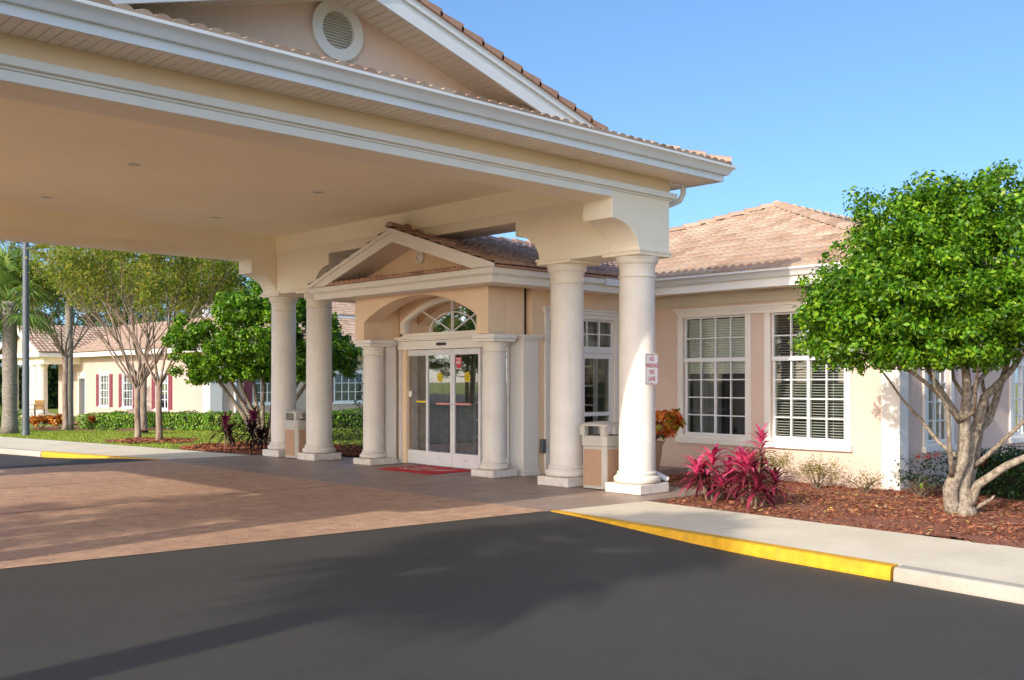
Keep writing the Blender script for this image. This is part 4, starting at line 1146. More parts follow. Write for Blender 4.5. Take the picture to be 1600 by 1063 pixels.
# ------------------------------------------------------------------ red door mat
mat_ = thing('door_mat', (11.35, 14.2, 0), 'red door mat with cream pattern in front of the sliding doors', 'door mat')
mb = MB(); pts = [(10.83, 13.40), (11.86, 13.40), (11.86, 14.90), (10.83, 14.90)]
mb.prism(pts, 'z', .004, .014); put('mat_base', mb, 'red', mat_, bevel=.004)
mb = MB()
# flowing cream strokes, read as a worn emblem
def stroke(pts, wd_, z):
    pts = [Vector((*p, 0)) for p in pts]; L, R = [], []
    for i, p in enumerate(pts):
        d = (pts[min(i + 1, len(pts) - 1)] - pts[max(i - 1, 0)]).normalized(); nn = Vector((-d.y, d.x, 0)) * wd_ / 2
        L.append((p.x + nn.x, p.y + nn.y, z)); R.append((p.x - nn.x, p.y - nn.y, z))
    n = len(pts); mb.add(L + R, [(i, i + 1, n + i + 1, n + i) for i in range(n - 1)])
for r_, (x, a, b) in enumerate(((11.12, 14.68, 14.05), (11.27, 14.72, 14.10), (11.45, 14.66, 14.12))):
    k = 40; stroke([(x + .05 * math.sin(i * 1.3 + r_) , a + (b - a) * i / k + .014 * math.cos(i * 1.9)) for i in range(k + 1)], .040, .0165)
stroke([(11.55, 14.55), (11.58, 14.3), (11.56, 14.15)], .05, .0172)
mb.add([(11.20, 13.98, .0166), (11.30, 13.72, .0166), (11.44, 13.66, .0166), (11.62, 13.62, .0166), (11.66, 13.68, .0166), (11.50, 13.78, .0166), (11.42, 13.92, .0166), (11.28, 14.02, .0166)], [tuple(range(8))])
put('mat_pattern', mb, M.setdefault('matc', flat('mat_cream', (.80, .62, .52), .9)), mat_)

# ------------------------------------------------------------------ sign on the column
sg_ = thing('no_parking_sign', (11.26, 9.0, 1.74), 'small white metal sign reading NO PARKING FIRE LANE in red on the nearest column', 'sign')
SX, SYY, SZ = 11.245, 8.972, 1.762
TSg = frame((SX, SYY, SZ), (1, 0, 0), (0, -1, 0))
def rrect(hw_, hh, r, n=6):
    P = []
    for cx, cz, a in ((hw_ - r, hh - r, 0), (-hw_ + r, hh - r, PI / 2), (-hw_ + r, -hh + r, PI), (hw_ - r, -hh + r, 3 * PI / 2)):
        P += [(cx + r * math.cos(a + PI / 2 * i / n), cz + r * math.sin(a + PI / 2 * i / n)) for i in range(n + 1)]
    return P
mb = MB(TSg); mb.prism(rrect(.148, .222, .03), 'y', 0, .004); put('sign_plate', mb, 'signw', sg_)
mb = MB(TSg); o1, o2 = rrect(.138, .212, .026), rrect(.131, .205, .022); n = len(o1)
mb.add([(a, .0055, b) for a, b in o1] + [(a, .0055, b) for a, b in o2], [(i, (i + 1) % n, n + (i + 1) % n, n + i) for i in range(n)])
for k, (s_, sz) in enumerate((('NO', .075), ('PARKING', .075), ('FIRE', .075), ('LANE', .075))):
    write(mb, s_, .088, 0, .142 - k * .093, .006, .74)
put('sign_lettering', mb, 'signr', sg_)
mb = MB(TSg); disc(mb, 0, .195, .008, .0065); disc(mb, 0, -.198, .008, .0065); put('bolt', mb, 'metal', sg_)

# ------------------------------------------------------------------ litter bins
def make_can(loc, label):
    t = thing('trash_can', loc, label, 'trash can', 'litter bins between the columns'); x, y, _ = loc; h = .235; c = .05
    def oct_(s): return [(x - s + c, y - s), (x + s - c, y - s), (x + s, y - s + c), (x + s, y + s - c), (x + s - c, y + s), (x - s + c, y + s), (x - s, y + s - c), (x - s, y - s + c)]
    def panel_side(mb, ax, sgn, z0, z1, hw_, d):
        if ax == 'x': mb.box(x + sgn * d, x + sgn * (d + .006), y - hw_, y + hw_, z0, z1)
        else: mb.box(x - hw_, x + hw_, y + sgn * d, y + sgn * (d + .006), z0, z1)
    mb = MB(); mb.prism(oct_(h), 'z', .012, .09)
    body = MB(); body.prism(oct_(h), 'z', .012, .635); b = put('bin_body', body, 'canframe', t, bevel=.008)
    mb = MB()
    for ax in 'xy':
        for s_ in (-1, 1): panel_side(mb, ax, s_, .06, .59, h - c - .012, h + .0005)
    put('side_panel', mb, 'canpanel', t)
    mb = MB(); mb.prism(oct_(h + .012), 'z', .637, .79)
    # corner posts, then domed cap
    for sx in (-1, 1):
        for sy in (-1, 1):
            mb.box(x + sx * (h + .01), x + sx * (h - .08), y + sy * (h + .01), y + sy * (h - .08), .791, .93)
    hd = put('bin_hood', mb, 'canframe', t, bevel=.006)
    mb = MB()
    prof = [(h + .02, .93), (h + .022, .955), (h - .02, .975), (h - .12, .992), (.02, 1.0)]
    rings = []
    for s_, z in prof:
        cc = min(c, s_ * .5); rings.append([(x - s_ + cc, y - s_, z), (x + s_ - cc, y - s_, z), (x + s_, y - s_ + cc, z), (x + s_, y + s_ - cc, z), (x + s_ - cc, y + s_, z), (x - s_ + cc, y + s_, z), (x - s_, y + s_ - cc, z), (x - s_, y - s_ + cc, z)])
    vs = [p for r in rings for p in r]; fs = [(i * 8 + q, i * 8 + (q + 1) % 8, (i + 1) * 8 + (q + 1) % 8, (i + 1) * 8 + q) for i in range(4) for q in range(8)] + [tuple(range(8)), tuple(range(32, 40))]
    mb.add(vs, fs); put('bin_lid', mb, 'canframe', t)
    put('bin_liner', MB().box(x - h + .06, x + h - .06, y - h + .06, y + h - .06, .70, .80), 'black', t)
    return t
make_can((11.33, 9.95, 0), 'beige litter bin with tan panels between the two nearest columns')
make_can((11.25, 18.22, 0), 'grey beige litter bin between the two far left columns')

# ------------------------------------------------------------------ foliage helpers
def leaf_quads(C, Nn, size, aspect=.5, curl=.15):
    n = len(C); r = RNG.normal(size=(n, 3)); Nn = Nn / np.linalg.norm(Nn, axis=1)[:, None]
    a = np.cross(Nn, r); a /= np.linalg.norm(a, axis=1)[:, None]; b = np.cross(Nn, a)
    L = (size * RNG.uniform(.7, 1.3, n))[:, None]; W = L * aspect
    p0 = C - a * L / 2; p2 = C + a * L / 2 - Nn * L * curl; m = Nn * L * curl * .5
    p1 = C + b * W / 2 + m; p3 = C - b * W / 2 + m
    v = np.stack([p0, p1, p2, p3], 1).reshape(-1, 3); return v, np.arange(4 * n).reshape(-1, 4)

def clump_leaves(clumps, per, size, aspect=.5, outdir=None, upw=.5, shell=.55):
    """clumps: list of (x,y,z,r). leaves spread in each clump, mostly near its outside"""
    C = []; N = []
    for (x, y, z, r) in clumps:
        n = max(4, int(per * (r / .3) ** 2 * RNG.uniform(.7, 1.25)))
        d = RNG.normal(size=(n, 3)); d /= np.linalg.norm(d, axis=1)[:, None]
        rad = r * (shell + (1 - shell) * RNG.uniform(0, 1, n)) * RNG.uniform(.75, 1.15, n)
        p = d * rad[:, None]; p[:, 2] *= .75
        C.append(np.array([x, y, z]) + p); N.append(d + np.array([0, 0, upw]) + RNG.normal(0, .55, (n, 3)))
    return leaf_quads(np.concatenate(C), np.concatenate(N), size, aspect)

def crown_clumps(c, R, n, rc, flatbot=-.55, surf=.8, seed=1):
    """clump centres in/on a bumpy ellipsoid"""
    g = np.random.default_rng(seed); out = []
    while len(out) < n:
        d = g.normal(size=3); d /= np.linalg.norm(d)
        if d[2] < flatbot: d[2] = flatbot * g.uniform(.8, 1.1)
        k = (surf + (1 - surf) * g.uniform()) if g.uniform() < .75 else g.uniform(.3, .8)
        lump = 1 + .10 * math.sin(5 * math.atan2(d[1], d[0]) + 3 * d[2]) + .08 * g.normal()
        out.append((c[0] + d[0] * R[0] * k * lump, c[1] + d[1] * R[1] * k * lump, c[2] + d[2] * R[2] * k * lump, rc * g.uniform(.65, 1.3)))
    return out

RT = np.array([math.sin(math.radians(46.45)), -math.cos(math.radians(46.45))])
FW = np.array([math.cos(math.radians(46.45)), math.sin(math.radians(46.45))])
def loc3(base, s, z, d=0.):     # sideways s, height z, depth d relative to a tree base
    return (base[0] + RT[0] * s + FW[0] * d, base[1] + RT[1] * s + FW[1] * d, base[2] + z)

def branches(mb, paths, base, rs=1.):
    for pts, r0, r1 in paths:
        P = [loc3(base, *q) for q in pts]
        Q = []
        for i in range(len(P) - 1):
            a, b = Vector(P[i]), Vector(P[i + 1])
            for t in (0, .5): Q.append(a.lerp(b, t) + Vector((random.uniform(-1, 1), random.uniform(-1, 1), random.uniform(-1, 1))) * .02 * (b - a).length * (t > 0))
        Q.append(Vector(P[-1])); n = len(Q)
        mb.tube(Q, [(r0 + (r1 - r0) * i / (n - 1)) * rs for i in range(n)], 9)

# ------------------------------------------------------------------ big ligustrum by the right windows
tb_ = (12.45, 5.16, -.03)
tree = thing('ligustrum_tree', tb_, 'bushy bright green tree with pale forked trunks in the mulch by the right windows', 'tree')
s = lambda px: (px - 1503) / 128.
h = lambda py: (801 - py) / 128.
P = lambda px, py, d=0.: (s(px), h(py), d)
paths = [
 ([P(1492, 806), P(1484, 760, -.05), P(1504, 716, -.05), P(1505, 664, -.08), P(1508, 612, -.1), P(1504, 560, -.1), P(1496, 500, -.2), P(1470, 430, -.3)], .135, .03),
 ([P(1498, 656, -.08), P(1478, 634, -.15), P(1452, 612, -.3), P(1401, 579, -.5), P(1350, 560, -.6), P(1300, 520, -.7)], .05, .015),
 ([P(1484, 740, -.1), P(1469, 685, -.3), P(1457, 629, -.45), P(1436, 602, -.5), P(1432, 560, -.5), P(1400, 500, -.6)], .042, .014),
 ([P(1510, 806), P(1508, 759, .05), P(1525, 697, .12), P(1541, 656, .15), P(1552, 619, .2), P(1599, 571, .2), P(1640, 520, .3)], .15, .03),
 ([P(1518, 790, .05), P(1529, 747, .2), P(1556, 672, .4), P(1575, 656, .45), P(1599, 592, .5), P(1620, 520, .5), P(1630, 440, .6)], .10, .025),
 ([P(1512, 790, -.05), P(1521, 753, -.15), P(1556, 722, -.3), P(1600, 697, -.45), P(1660, 660, -.6), P(1720, 590, -.7)], .085, .03),
 ([P(1508, 622, -.1), P(1530, 596, 0), P(1562, 567, .1), P(1590, 520, .2)], .05, .018),
 ([P(1524, 700, .12), P(1518, 650, .3), P(1495, 600, .5), P(1480, 560, .7), P(1440, 480, .9)], .055, .02),
 ([P(1541, 656, .15), P(1528, 620, .3), P(1520, 590, .5), P(1530, 520, .8)], .05, .02),
 ([P(1556, 672, .4), P(1566, 640, .3), P(1556, 600, .3), P(1560, 540, .3), P(1570, 470, .2)], .045, .018),
 ([P(1504, 716, -.05), P(1480, 690, .2), P(1462, 655, .4), P(1440, 620, .6), P(1410, 560, .9)], .04, .015),
 ([P(1530, 730, .15), P(1548, 700, -.1), P(1580, 650, -.4), P(1600, 600, -.7), P(1610, 540, -1.0)], .045, .018),
 ([P(1526, 792), P(1545, 776, -.1), P(1549, 770, -.12)], .04, .012),
 ([P(1498, 656, -.08), P(1500, 640, -.4), P(1480, 600, -.8), P(1470, 540, -1.1)], .04, .015),
]
mb = MB(); branches(mb, paths, tb_, .74)
# root flare
mb.lathe([(.20, -.06), (.15, .04), (.11, .14), (.06, .24)], tb_[0] + .02, tb_[1] - .02, 20)
put('trunk', mb, 'bark_pale', tree, smooth='all')
cl = []
g = np.random.default_rng(5)
def addcl(px, py, d, R, n, rc, seed, fb=-.5):
    c = loc3(tb_, s(px), h(py), d); cl.extend(crown_clumps(c, R, n, rc, fb, .8, seed))
addcl(1505, 460, 0, (1.75, 1.55, .92), 330, .215, 3)
addcl(1345, 490, -.3, (.80, .75, .60), 130, .19, 4)
addcl(1470, 350, .2, (.95, 1.0, .52), 130, .19, 5)
addcl(1565, 335, .1, (1.1, 1.15, .48), 140, .19, 6)
addcl(1640, 450, .1, (1.2, 1.2, .9), 150, .21, 8)
addcl(1400, 410, -.2, (.72, .7, .5), 80, .18, 9)
addcl(1450, 545, -.5, (1.0, .7, .32), 100, .17, 10)
addcl(1320, 548, -.4, (.55, .5, .24), 60, .16, 15)
addcl(1410, 475, .95, (.75, .75, .55), 110, .19, 14)
addcl(1590, 535, .3, (1.2, 1.2, .30), 100, .17, 12)
# stray shoots
for (px, py, d) in ((1345, 330, 0), (1360, 335, 0), (1300, 385, -.2), (1318, 388, -.2), (1285, 400, -.2), (1245, 440, -.3), (1250, 510, -.3), (1275, 570, -.2), (1560, 272, 0), (1500, 290, 0), (1420, 290, 0), (1440, 300, 0), (1400, 320, 0), (1380, 350, 0), (1600, 285, 0), (1265, 470, -.2), (1300, 560, -.2), (1330, 575, -.4), (1390, 335, .1), (1480, 280, 0), (1535, 268, 0), (1580, 262, .1), (1240, 500, -.3), (1248, 545, -.3), (1280, 425, -.2), (1330, 360, -.1), (1372, 318, 0), (1640, 290, 0)):
    c = loc3(tb_, s(px), h(py), d); cl.append((*c, .11))
v, f = clump_leaves(cl, 205, .064, .54, shell=.3)
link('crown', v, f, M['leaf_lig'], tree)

# second ligustrum beyond the far columns
b2 = (13.0, 22.7, 0.0)
tree2 = thing('ligustrum_tree', b2, 'rounded bright green tree behind the two far left columns', 'tree')
mb = MB(); pp = []
for i in range(9):
    a = -1.25 + i * .3; pp.append(([(a * .16, 0, random.uniform(-.1, .1)), (a * .42, .7, random.uniform(-.2, .2)), (a * .8, 1.45, random.uniform(-.4, .4)), (a * 1.3, 2.2, random.uniform(-.8, .8)), (a * 1.5, 2.9, random.uniform(-.8, .8))], .07, .02))
branches(mb, pp, b2); put('trunk', mb, 'bark_pale', tree2, smooth='all')
cl = crown_clumps((b2[0], b2[1], 2.4), (2.15, 2.1, 1.2), 400, .22, -.6, .8, 21) + crown_clumps((b2[0] + .1, b2[1] - .1, 3.4), (1.2, 1.2, .68), 120, .2, -.3, .8, 22)
v, f = clump_leaves(cl, 260, .088, .58, shell=.3); link('crown', v, f, M['leaf_lig'], tree2)

# ------------------------------------------------------------------ crape myrtles (bare vase with olive leaves)
def crape(base, hgt, spread, seed, label, lean=0., trunk_h=1.45, r=.085, nleaf=9000):
    rd = random.Random(seed); t = thing('crape_myrtle', base, label, 'tree', 'leafy bare-stemmed trees on the lawn')
    nleaf = int(nleaf * .75)
    mb = MB(); x, y, z = base; tips = []
    top = Vector((x + lean, y, z + trunk_h))
    mb.tube([(x, y, z - .05), (x + .01, y, z + .15), (x + lean * .3, y + .02, z + trunk_h * .5), tuple(top)], [r * 1.35, r, r * .9, r * .95], 10)
    def grow(p, d, L, rr, depth):
        q = p + d * L; m = p.lerp(q, .5) + Vector((rd.uniform(-1, 1), rd.uniform(-1, 1), 0)) * L * .05
        mb.tube([p, m, q], [rr, rr * .85, rr * .68], 6 if depth < 2 else 5, cap=False); tips.append((m, depth)); tips.append((q, depth))
        if depth >= 4: return
        for _ in range(rd.choice((2, 2, 3))):
            nd = (d + Vector((rd.uniform(-1, 1), rd.uniform(-1, 1), rd.uniform(-.15, .35))) * .42).normalized()
            grow(q, nd, L * rd.uniform(.62, .82), rr * .6, depth + 1)
    for i in range(8):
        a = 2 * PI * i / 8 + rd.uniform(-.3, .3); tl = rd.uniform(.35, .62) * spread
        grow(top + Vector((math.cos(a) * .05, math.sin(a) * .05, -rd.uniform(0, .2))), Vector((math.cos(a) * tl, math.sin(a) * tl, 1)).normalized(), (hgt - trunk_h) * rd.uniform(.26, .34), r * .36, 0)
    put('trunk', mb, 'bark_crape', t, smooth='all')
    T_ = [p for p, dd in tips if dd >= 2]
    C = np.array([list(p) for p in T_]); idx = RNG.integers(0, len(C), nleaf)
    keep = RNG.uniform(size=nleaf) < np.clip((C[idx, 2] - z - hgt * .22) / (hgt * .3), .15, 1)
    Cc = C[idx][keep] + RNG.normal(0, .14, (keep.sum(), 3)); v, f = leaf_quads(Cc, RNG.normal(size=Cc.shape) + np.array([0, 0, .6]), .092, .5)
    link('crown', v, f, M['leaf_olive'], t); return t
crape((11.62, 25.75, -.01), 6.1, 1.1, 3, 'sparse tree with reddish stems on the lawn, nearest the canopy', .0, 1.6, .088, 12000)
crape((11.75, 27.4, -.01), 6.3, 1.15, 5, 'sparse tree on the lawn, left of the pair with thin grey brown stems', -.02, 1.55, .085, 12000)
crape((13.9, 32.0, -.04), 6.2, 1.1, 8, 'sparse tree farther back on the lawn behind the pair of slender trunks', .0, 1.7, .13, 9000)
crape((13.2, 36.9, -.1), 6.4, 1.2, 14, 'olive leaved tree whose low crown hangs before the porch of the far wing', .0, 2.6, .10, 12000)

# ------------------------------------------------------------------ palms
def palm(base, hgt, r, label, mat, R=2.0, nf=34, seed=1, name='palm_tree', group=None, boots=True):
    rd = random.Random(seed); t = thing(name, base, label, 'palm tree', group); x, y, z = base
    mb = MB(); prof = [(r * 1.25, z - .1), (r * 1.1, z + .2)] + [(r * (1 + .05 * math.sin(i * 2.1)), z + .2 + (hgt - .2) * i / 14) for i in range(1, 15)]
    mb.lathe(prof, x, y, 16); 
    if boots:
        for i in range(26):
            a = rd.uniform(0, 2 * PI); zz = z + hgt - rd.uniform(0, .7); L = rd.uniform(.2, .4)
            p = Vector((x + math.cos(a) * r * .8, y + math.sin(a) * r * .8, zz)); mb.tube([p, p + Vector((math.cos(a) * L * .5, math.sin(a) * L * .5, L * .4))], [.05, .025], 5)
    put('trunk', mb, 'bark_grey', t, smooth='all')
    V_ = []; F_ = []
    for i in range(nf):
        a = rd.uniform(0, 2 * PI); el = rd.uniform(-.75, 1.35); c = Vector((x, y, z + hgt + .05))
        d = Vector((math.cos(a) * math.cos(el), math.sin(a) * math.cos(el), math.sin(el)))
        pet = R * rd.uniform(.38, .5); hub = c + d * pet + Vector((0, 0, -.06 * pet))
        side = d.cross(Vector((0, 0, 1))).normalized(); up = side.cross(d).normalized()
        b = len(V_); V_ += [tuple(c - side * .02), tuple(c + side * .02), tuple(hub + side * .012), tuple(hub - side * .012)]; F_.append((b, b + 1, b + 2, b + 3))
        nb = 22
        for k in range(nb):
            t_ = (k / (nb - 1) - .5) * 2.5; L = R * .62 * (1 - .25 * abs(t_) / 1.25) * rd.uniform(.85, 1.05)
            bd = (d * math.cos(t_) + side * math.sin(t_) + up * .12 * math.cos(3 * t_)).normalized(); ws = bd.cross(up).normalized() * .034
            m = hub + bd * L * .6; e = hub + bd * L + Vector((0, 0, -L * rd.uniform(.15, .35)))
            b = len(V_); V_ += [tuple(hub), tuple(m + ws), tuple(e), tuple(m - ws)]; F_.append((b, b + 1, b + 2, b + 3))
    link('crown', np.array(V_), np.array(F_), M[mat], t); return t
palm((11.45, 37.2, -.12), 4.45, .24, 'cabbage palm with grey trunk and full green fan crown at the left edge', 'leaf_palm', 2.2, 44, 2)
palm((15.0, 41.5, -.3), 6.6, .15, 'cabbage palm with slim grey trunk and yellowish fronds right of the lamp post', 'leaf_palmy', 2.3, 40, 4)
palm((13.0, 50, -.4), 5.2, .18, 'distant cabbage palm partly hidden behind the lamp post', 'leaf_palm', 2.2, 30, 9)
palm((-6.6, 4.8, -.12), 6.5, .21, 'cabbage palm casting its trunk and crown shadow on the dark asphalt', 'leaf_palm', 1.75, 60, 6)
palm((-9.0, 10.1, -.12), 6.3, .20, 'cabbage palm left of the canopy casting its crown shadow on the brick driveway', 'leaf_palm', 2.1, 40, 11)

# low round saw palmetto at the left
def fanplant(base, R, label, mat, nf, name, cat, seed, group=None):
    rd = random.Random(seed); t = thing(name, base, label, cat, group); V_ = []; F_ = []; c = Vector(base)
    for i in range(nf):
        a = rd.uniform(0, 2 * PI); el = rd.uniform(.15, 1.3); d = Vector((math.cos(a) * math.cos(el), math.sin(a) * math.cos(el), math.sin(el)))
        side = d.cross(Vector((0, 0, 1))).normalized() * R * .05; L = R * rd.uniform(.8, 1.1); m = c + d * L * .55; e = c + d * L + Vector((0, 0, -.12 * R)); b = len(V_)
        V_ += [tuple(c), tuple(m + side), tuple(e), tuple(m - side)]; F_.append((b, b + 1, b + 2, b + 3))
    link('leaf_rosette', np.array(V_), np.array(F_), M[mat], t); return t
fanplant((12.6, 41.5, -.25), 1.3, 'spiky pale green plant beside the left palm trunk', 'leaf_palm', 90, 'spiky_plant', 'plant', 3)

# ------------------------------------------------------------------ strap leaved plants
def cordyline(base, heads, label, mats, R=.34, name='cordyline', group=None, seed=1, nl=26, lw=.05):
    """heads: (dx,dy,z top, colour index, radius scale)"""
    rd = random.Random(seed); t = thing(name, base, label, 'plant', group)
    sm = MB(); B = Vector(base); acc = {}
    for hi, (dx, dy, hz, ci, sc) in enumerate(heads):
        top = B + Vector((dx, dy, hz)); sm.tube([B + Vector((dx * .3, dy * .3, -.02)), B + Vector((dx * .6, dy * .6, hz * .5)), top], [.022, .016, .012], 6)
        for i in range(int(nl * (.7 + .5 * sc))):
            fr = i / nl; a = i * 2.4 + rd.uniform(-.3, .3); el = 1.25 - 1.45 * (1 - min(1, fr)) + rd.uniform(-.15, .15)
            st = top + Vector((0, 0, -hz * .45 * (1 - min(1, fr)) * rd.uniform(.8, 1)))
            L = R * sc * rd.uniform(.8, 1.15) * (1.15 - .3 * min(1, fr)); wd_ = lw * sc * rd.uniform(.8, 1.15)
            h_ = Vector((math.cos(a), math.sin(a), 0)); sd = Vector((-math.sin(a), math.cos(a), 0)); c = (ci if (fr > .55 or rd.random() < .15) else 1)
            V_, F_ = acc.setdefault(c, ([], [])); b = len(V_); prev = st; ang = el
            pts = [prev]
            for k in range(4):
                prev = prev + (h_ * math.cos(ang) + Vector((0, 0, math.sin(ang)))) * L / 4; pts.append(prev); ang -= .33
            for k, (p, ww) in enumerate(zip(pts, (.3, .85, 1, .7, .04))):
                up = Vector((0, 0, 1)) * wd_ * .18 * ww; V_ += [tuple(p + sd * wd_ * .5 * ww + up), tuple(p), tuple(p - sd * wd_ * .5 * ww + up)]
            for k in range(4):
                F_ += [(b + 3 * k, b + 3 * k + 1, b + 3 * k + 4, b + 3 * k + 3), (b + 3 * k + 1, b + 3 * k + 2, b + 3 * k + 5, b + 3 * k + 4)]
    put('stem', sm, 'twig', t)
    for c, (V_, F_) in sorted(acc.items()): link('upper_leaves' if c == 0 else 'lower_leaves', V_, F_, M[mats[c]], t, recalc=False, smooth='all')
    return t
gp = 'pink and maroon strap-leaved plants in the mulch'
PK = ['leaf_pink', 'leaf_mar']
cordyline((11.35, 8.02, -.02), [(0, 0, .52, 0, 1.1), (.20, -.14, .40, 0, .9), (-.17, .12, .42, 0, 1.0), (.05, .2, .30, 1, .95), (-.05, -.2, .22, 0, .8)], 'pink and maroon cordyline just right of the nearest column', PK, .38, group=gp, seed=3, nl=30)
cordyline((11.42, 7.58, -.02), [(0, .04, .55, 0, 1.0), (-.12, -.10, .40, 1, .9), (.14, .1, .44, 0, .85)], 'smaller pink cordyline between the two larger ones in the mulch', PK, .34, group=gp, seed=5, nl=28)
cordyline((11.15, 7.22, -.02), [(-.03, .10, .52, 0, 1.1), (.02, -.08, .88, 0, .8), (.12, .05, .40, 1, 1.0), (-.18, -.14, .30, 1, 1.0), (.1, -.22, .34, 1, .9)], 'tallest pink cordyline with one high shoot in the mulch below the windows', PK, .38, group=gp, seed=8, nl=32)
gp = 'dark plum strap-leaved plants beyond the canopy'
cordyline((11.6, 22.1, 0), [(0, 0, .55, 0, 1.2), (.18, .1, .35, 1, 1.1)], 'dark plum cordyline on the left of two before the green tree', ['leaf_plum', 'leaf_black'], .42, group=gp, seed=12, nl=30)
cordyline((11.6, 20.75, 0), [(0, 0, .72, 0, 1.1), (-.1, -.1, .42, 1, 1.2), (.15, -.1, .3, 1, 1.1)], 'taller dark plum cordyline beside the farthest column', ['leaf_plum', 'leaf_black'], .44, group=gp, seed=13, nl=34)

def croton(base, h_, R, label, mat, n, size, name='croton', group=None, seed=1, cat='plant'):
    t = thing(name, base, label, cat, group); x, y, z = base; rd = random.Random(seed)
    sm = MB(); cs = []
    for i in range(9):
        a = rd.uniform(0, 2 * PI); q = rd.uniform(.2, .8) * R; tp = (x + math.cos(a) * q, y + math.sin(a) * q, z + h_ * rd.uniform(.6, .95)); sm.tube([(x, y, z), tp], .012, 5); cs.append((*tp, R * .42))
    put('stem', sm, 'twig', t)
    v, f = clump_leaves(cs, n, size, .42, upw=.8, shell=.3); link('leaves', v, f, M[mat], t); return t

# potted croton
pt = thing('potted_croton', (13.0, 10.36, -.03), 'terracotta urn with a red and yellow croton behind the nearest column', 'potted plant')
pot = MB().lathe([(.10, -.03), (.12, .0), (.085, .05), (.12, .20), (.155, .42), (.165, .54), (.19, .58), (.19, .61), (.16, .61), (.15, .56)], 13.0, 10.36, 32, caps=False)
put('pot', pot, 'terra', pt, smooth=True); put('soil', MB().lathe([(.001, .575), (.155, .575)], 13.0, 10.36, 24, caps=False), 'soil', pt)
sm = MB(); cs = []
rd = random.Random(4)
for i in range(16):
    a = 2.4 * i; q = .08 + .27 * (i % 4) / 3; tp = (13.07 + math.cos(a) * q, 10.28 + math.sin(a) * q, .78 + .36 * rd.random() - q * .2); sm.tube([(13.0, 10.36, .58), tp], .01, 5); cs.append((*tp, .15))
put('stem', sm, 'twig', pt)
v, f = clump_leaves(cs, 95, .19, .45, upw=.9, shell=.35); link('leaves', v, f, M['leaf_croton'], pt)

# thin pale shrubs against the wall
def thin_shrub(base, R, h_, n, label, seed, group):
    t = thing('thin_shrub', base, label, 'shrub', group); rd = random.Random(seed); x, y, z = base; sm = MB(); tips = []
    for i in range(34):
        a = rd.uniform(0, 2 * PI); q = rd.uniform(.2, 1) * R; e = Vector((x + math.cos(a) * q, y + math.sin(a) * q, z + h_ * rd.uniform(.5, 1) * (1 - .3 * q / R))); m = Vector((x, y, z)).lerp(e, .5) + Vector((rd.uniform(-.05, .05), rd.uniform(-.05, .05), .03))
        sm.tube([(x + rd.uniform(-.06, .06), y + rd.uniform(-.06, .06), z), m, e], [.006, .004, .003], 4); tips += [e, m.lerp(e, .5), m.lerp(e, .75)]
    put('stem', sm, 'twig', t); C = np.array([list(p) for p in tips]); idx = RNG.integers(0, len(C), n); Cc = C[idx] + RNG.normal(0, .05, (n, 3))
    Cc[:, 2] = np.maximum(Cc[:, 2], z + .02); v, f = leaf_quads(Cc, RNG.normal(size=Cc.shape) + np.array([0, 0, .8]), .035, .5); link('leaves', v, f, M['leaf_pale'], t)
g_ = 'thin pale shrubs along the window wall'
thin_shrub((14.25, 9.05, -.1), .52, .66, 1900, 'largest pale yellow-green shrub under the second window, next to the pink plants', 2, g_)
thin_shrub((14.3, 8.15, -.1), .45, .56, 1000, 'half bare pale shrub under the right end of the window sill', 3, g_)
thin_shrub((14.4, 7.4, -.1), .32, .36, 260, 'smallest nearly bare twiggy shrub before the building corner', 4, g_)
thin_shrub((14.5, 6.6, -.1), .32, .36, 120, 'leafless grey twiggy shrub just right of the building corner', 6, g_)
# ixora with red flowers
ix = thing('ixora_bush', (15.1, 6.45, -.1), 'dark bush with red flower heads at the building corner', 'bush')
cs = crown_clumps((14.95, 6.5, .22), (.62, .62, .26), 60, .16, -.9, .8, 31); v, f = clump_leaves(cs, 60, .05, .5); link('leaves', v, f, M['leaf_dark'], ix)
C = []
for k in range(9):
    a = RNG.uniform(0, 2 * PI); q = RNG.uniform(.1, .5); C.append(np.array([15.1 + math.cos(a) * q - .1, 6.45 + math.sin(a) * q - .1, .36 + .18 * (1 - q)]) + RNG.normal(0, .028, (26, 3)))
C = np.concatenate(C); v, f = leaf_quads(C, RNG.normal(size=C.shape), .028, .8); link('flowers', v, f, M['flower'], ix)
g2 = thing('green_shoot', (13.05, 5.85, -.02), 'small light green leafy shoot at the left foot of the pale trunks', 'plant')
cs = [(13.05, 5.85, .2, .14), (12.98, 5.9, .32, .10)]; v, f = clump_leaves(cs, 60, .07, .3); link('leaves', v, f, M['leaf_hedge'], g2)

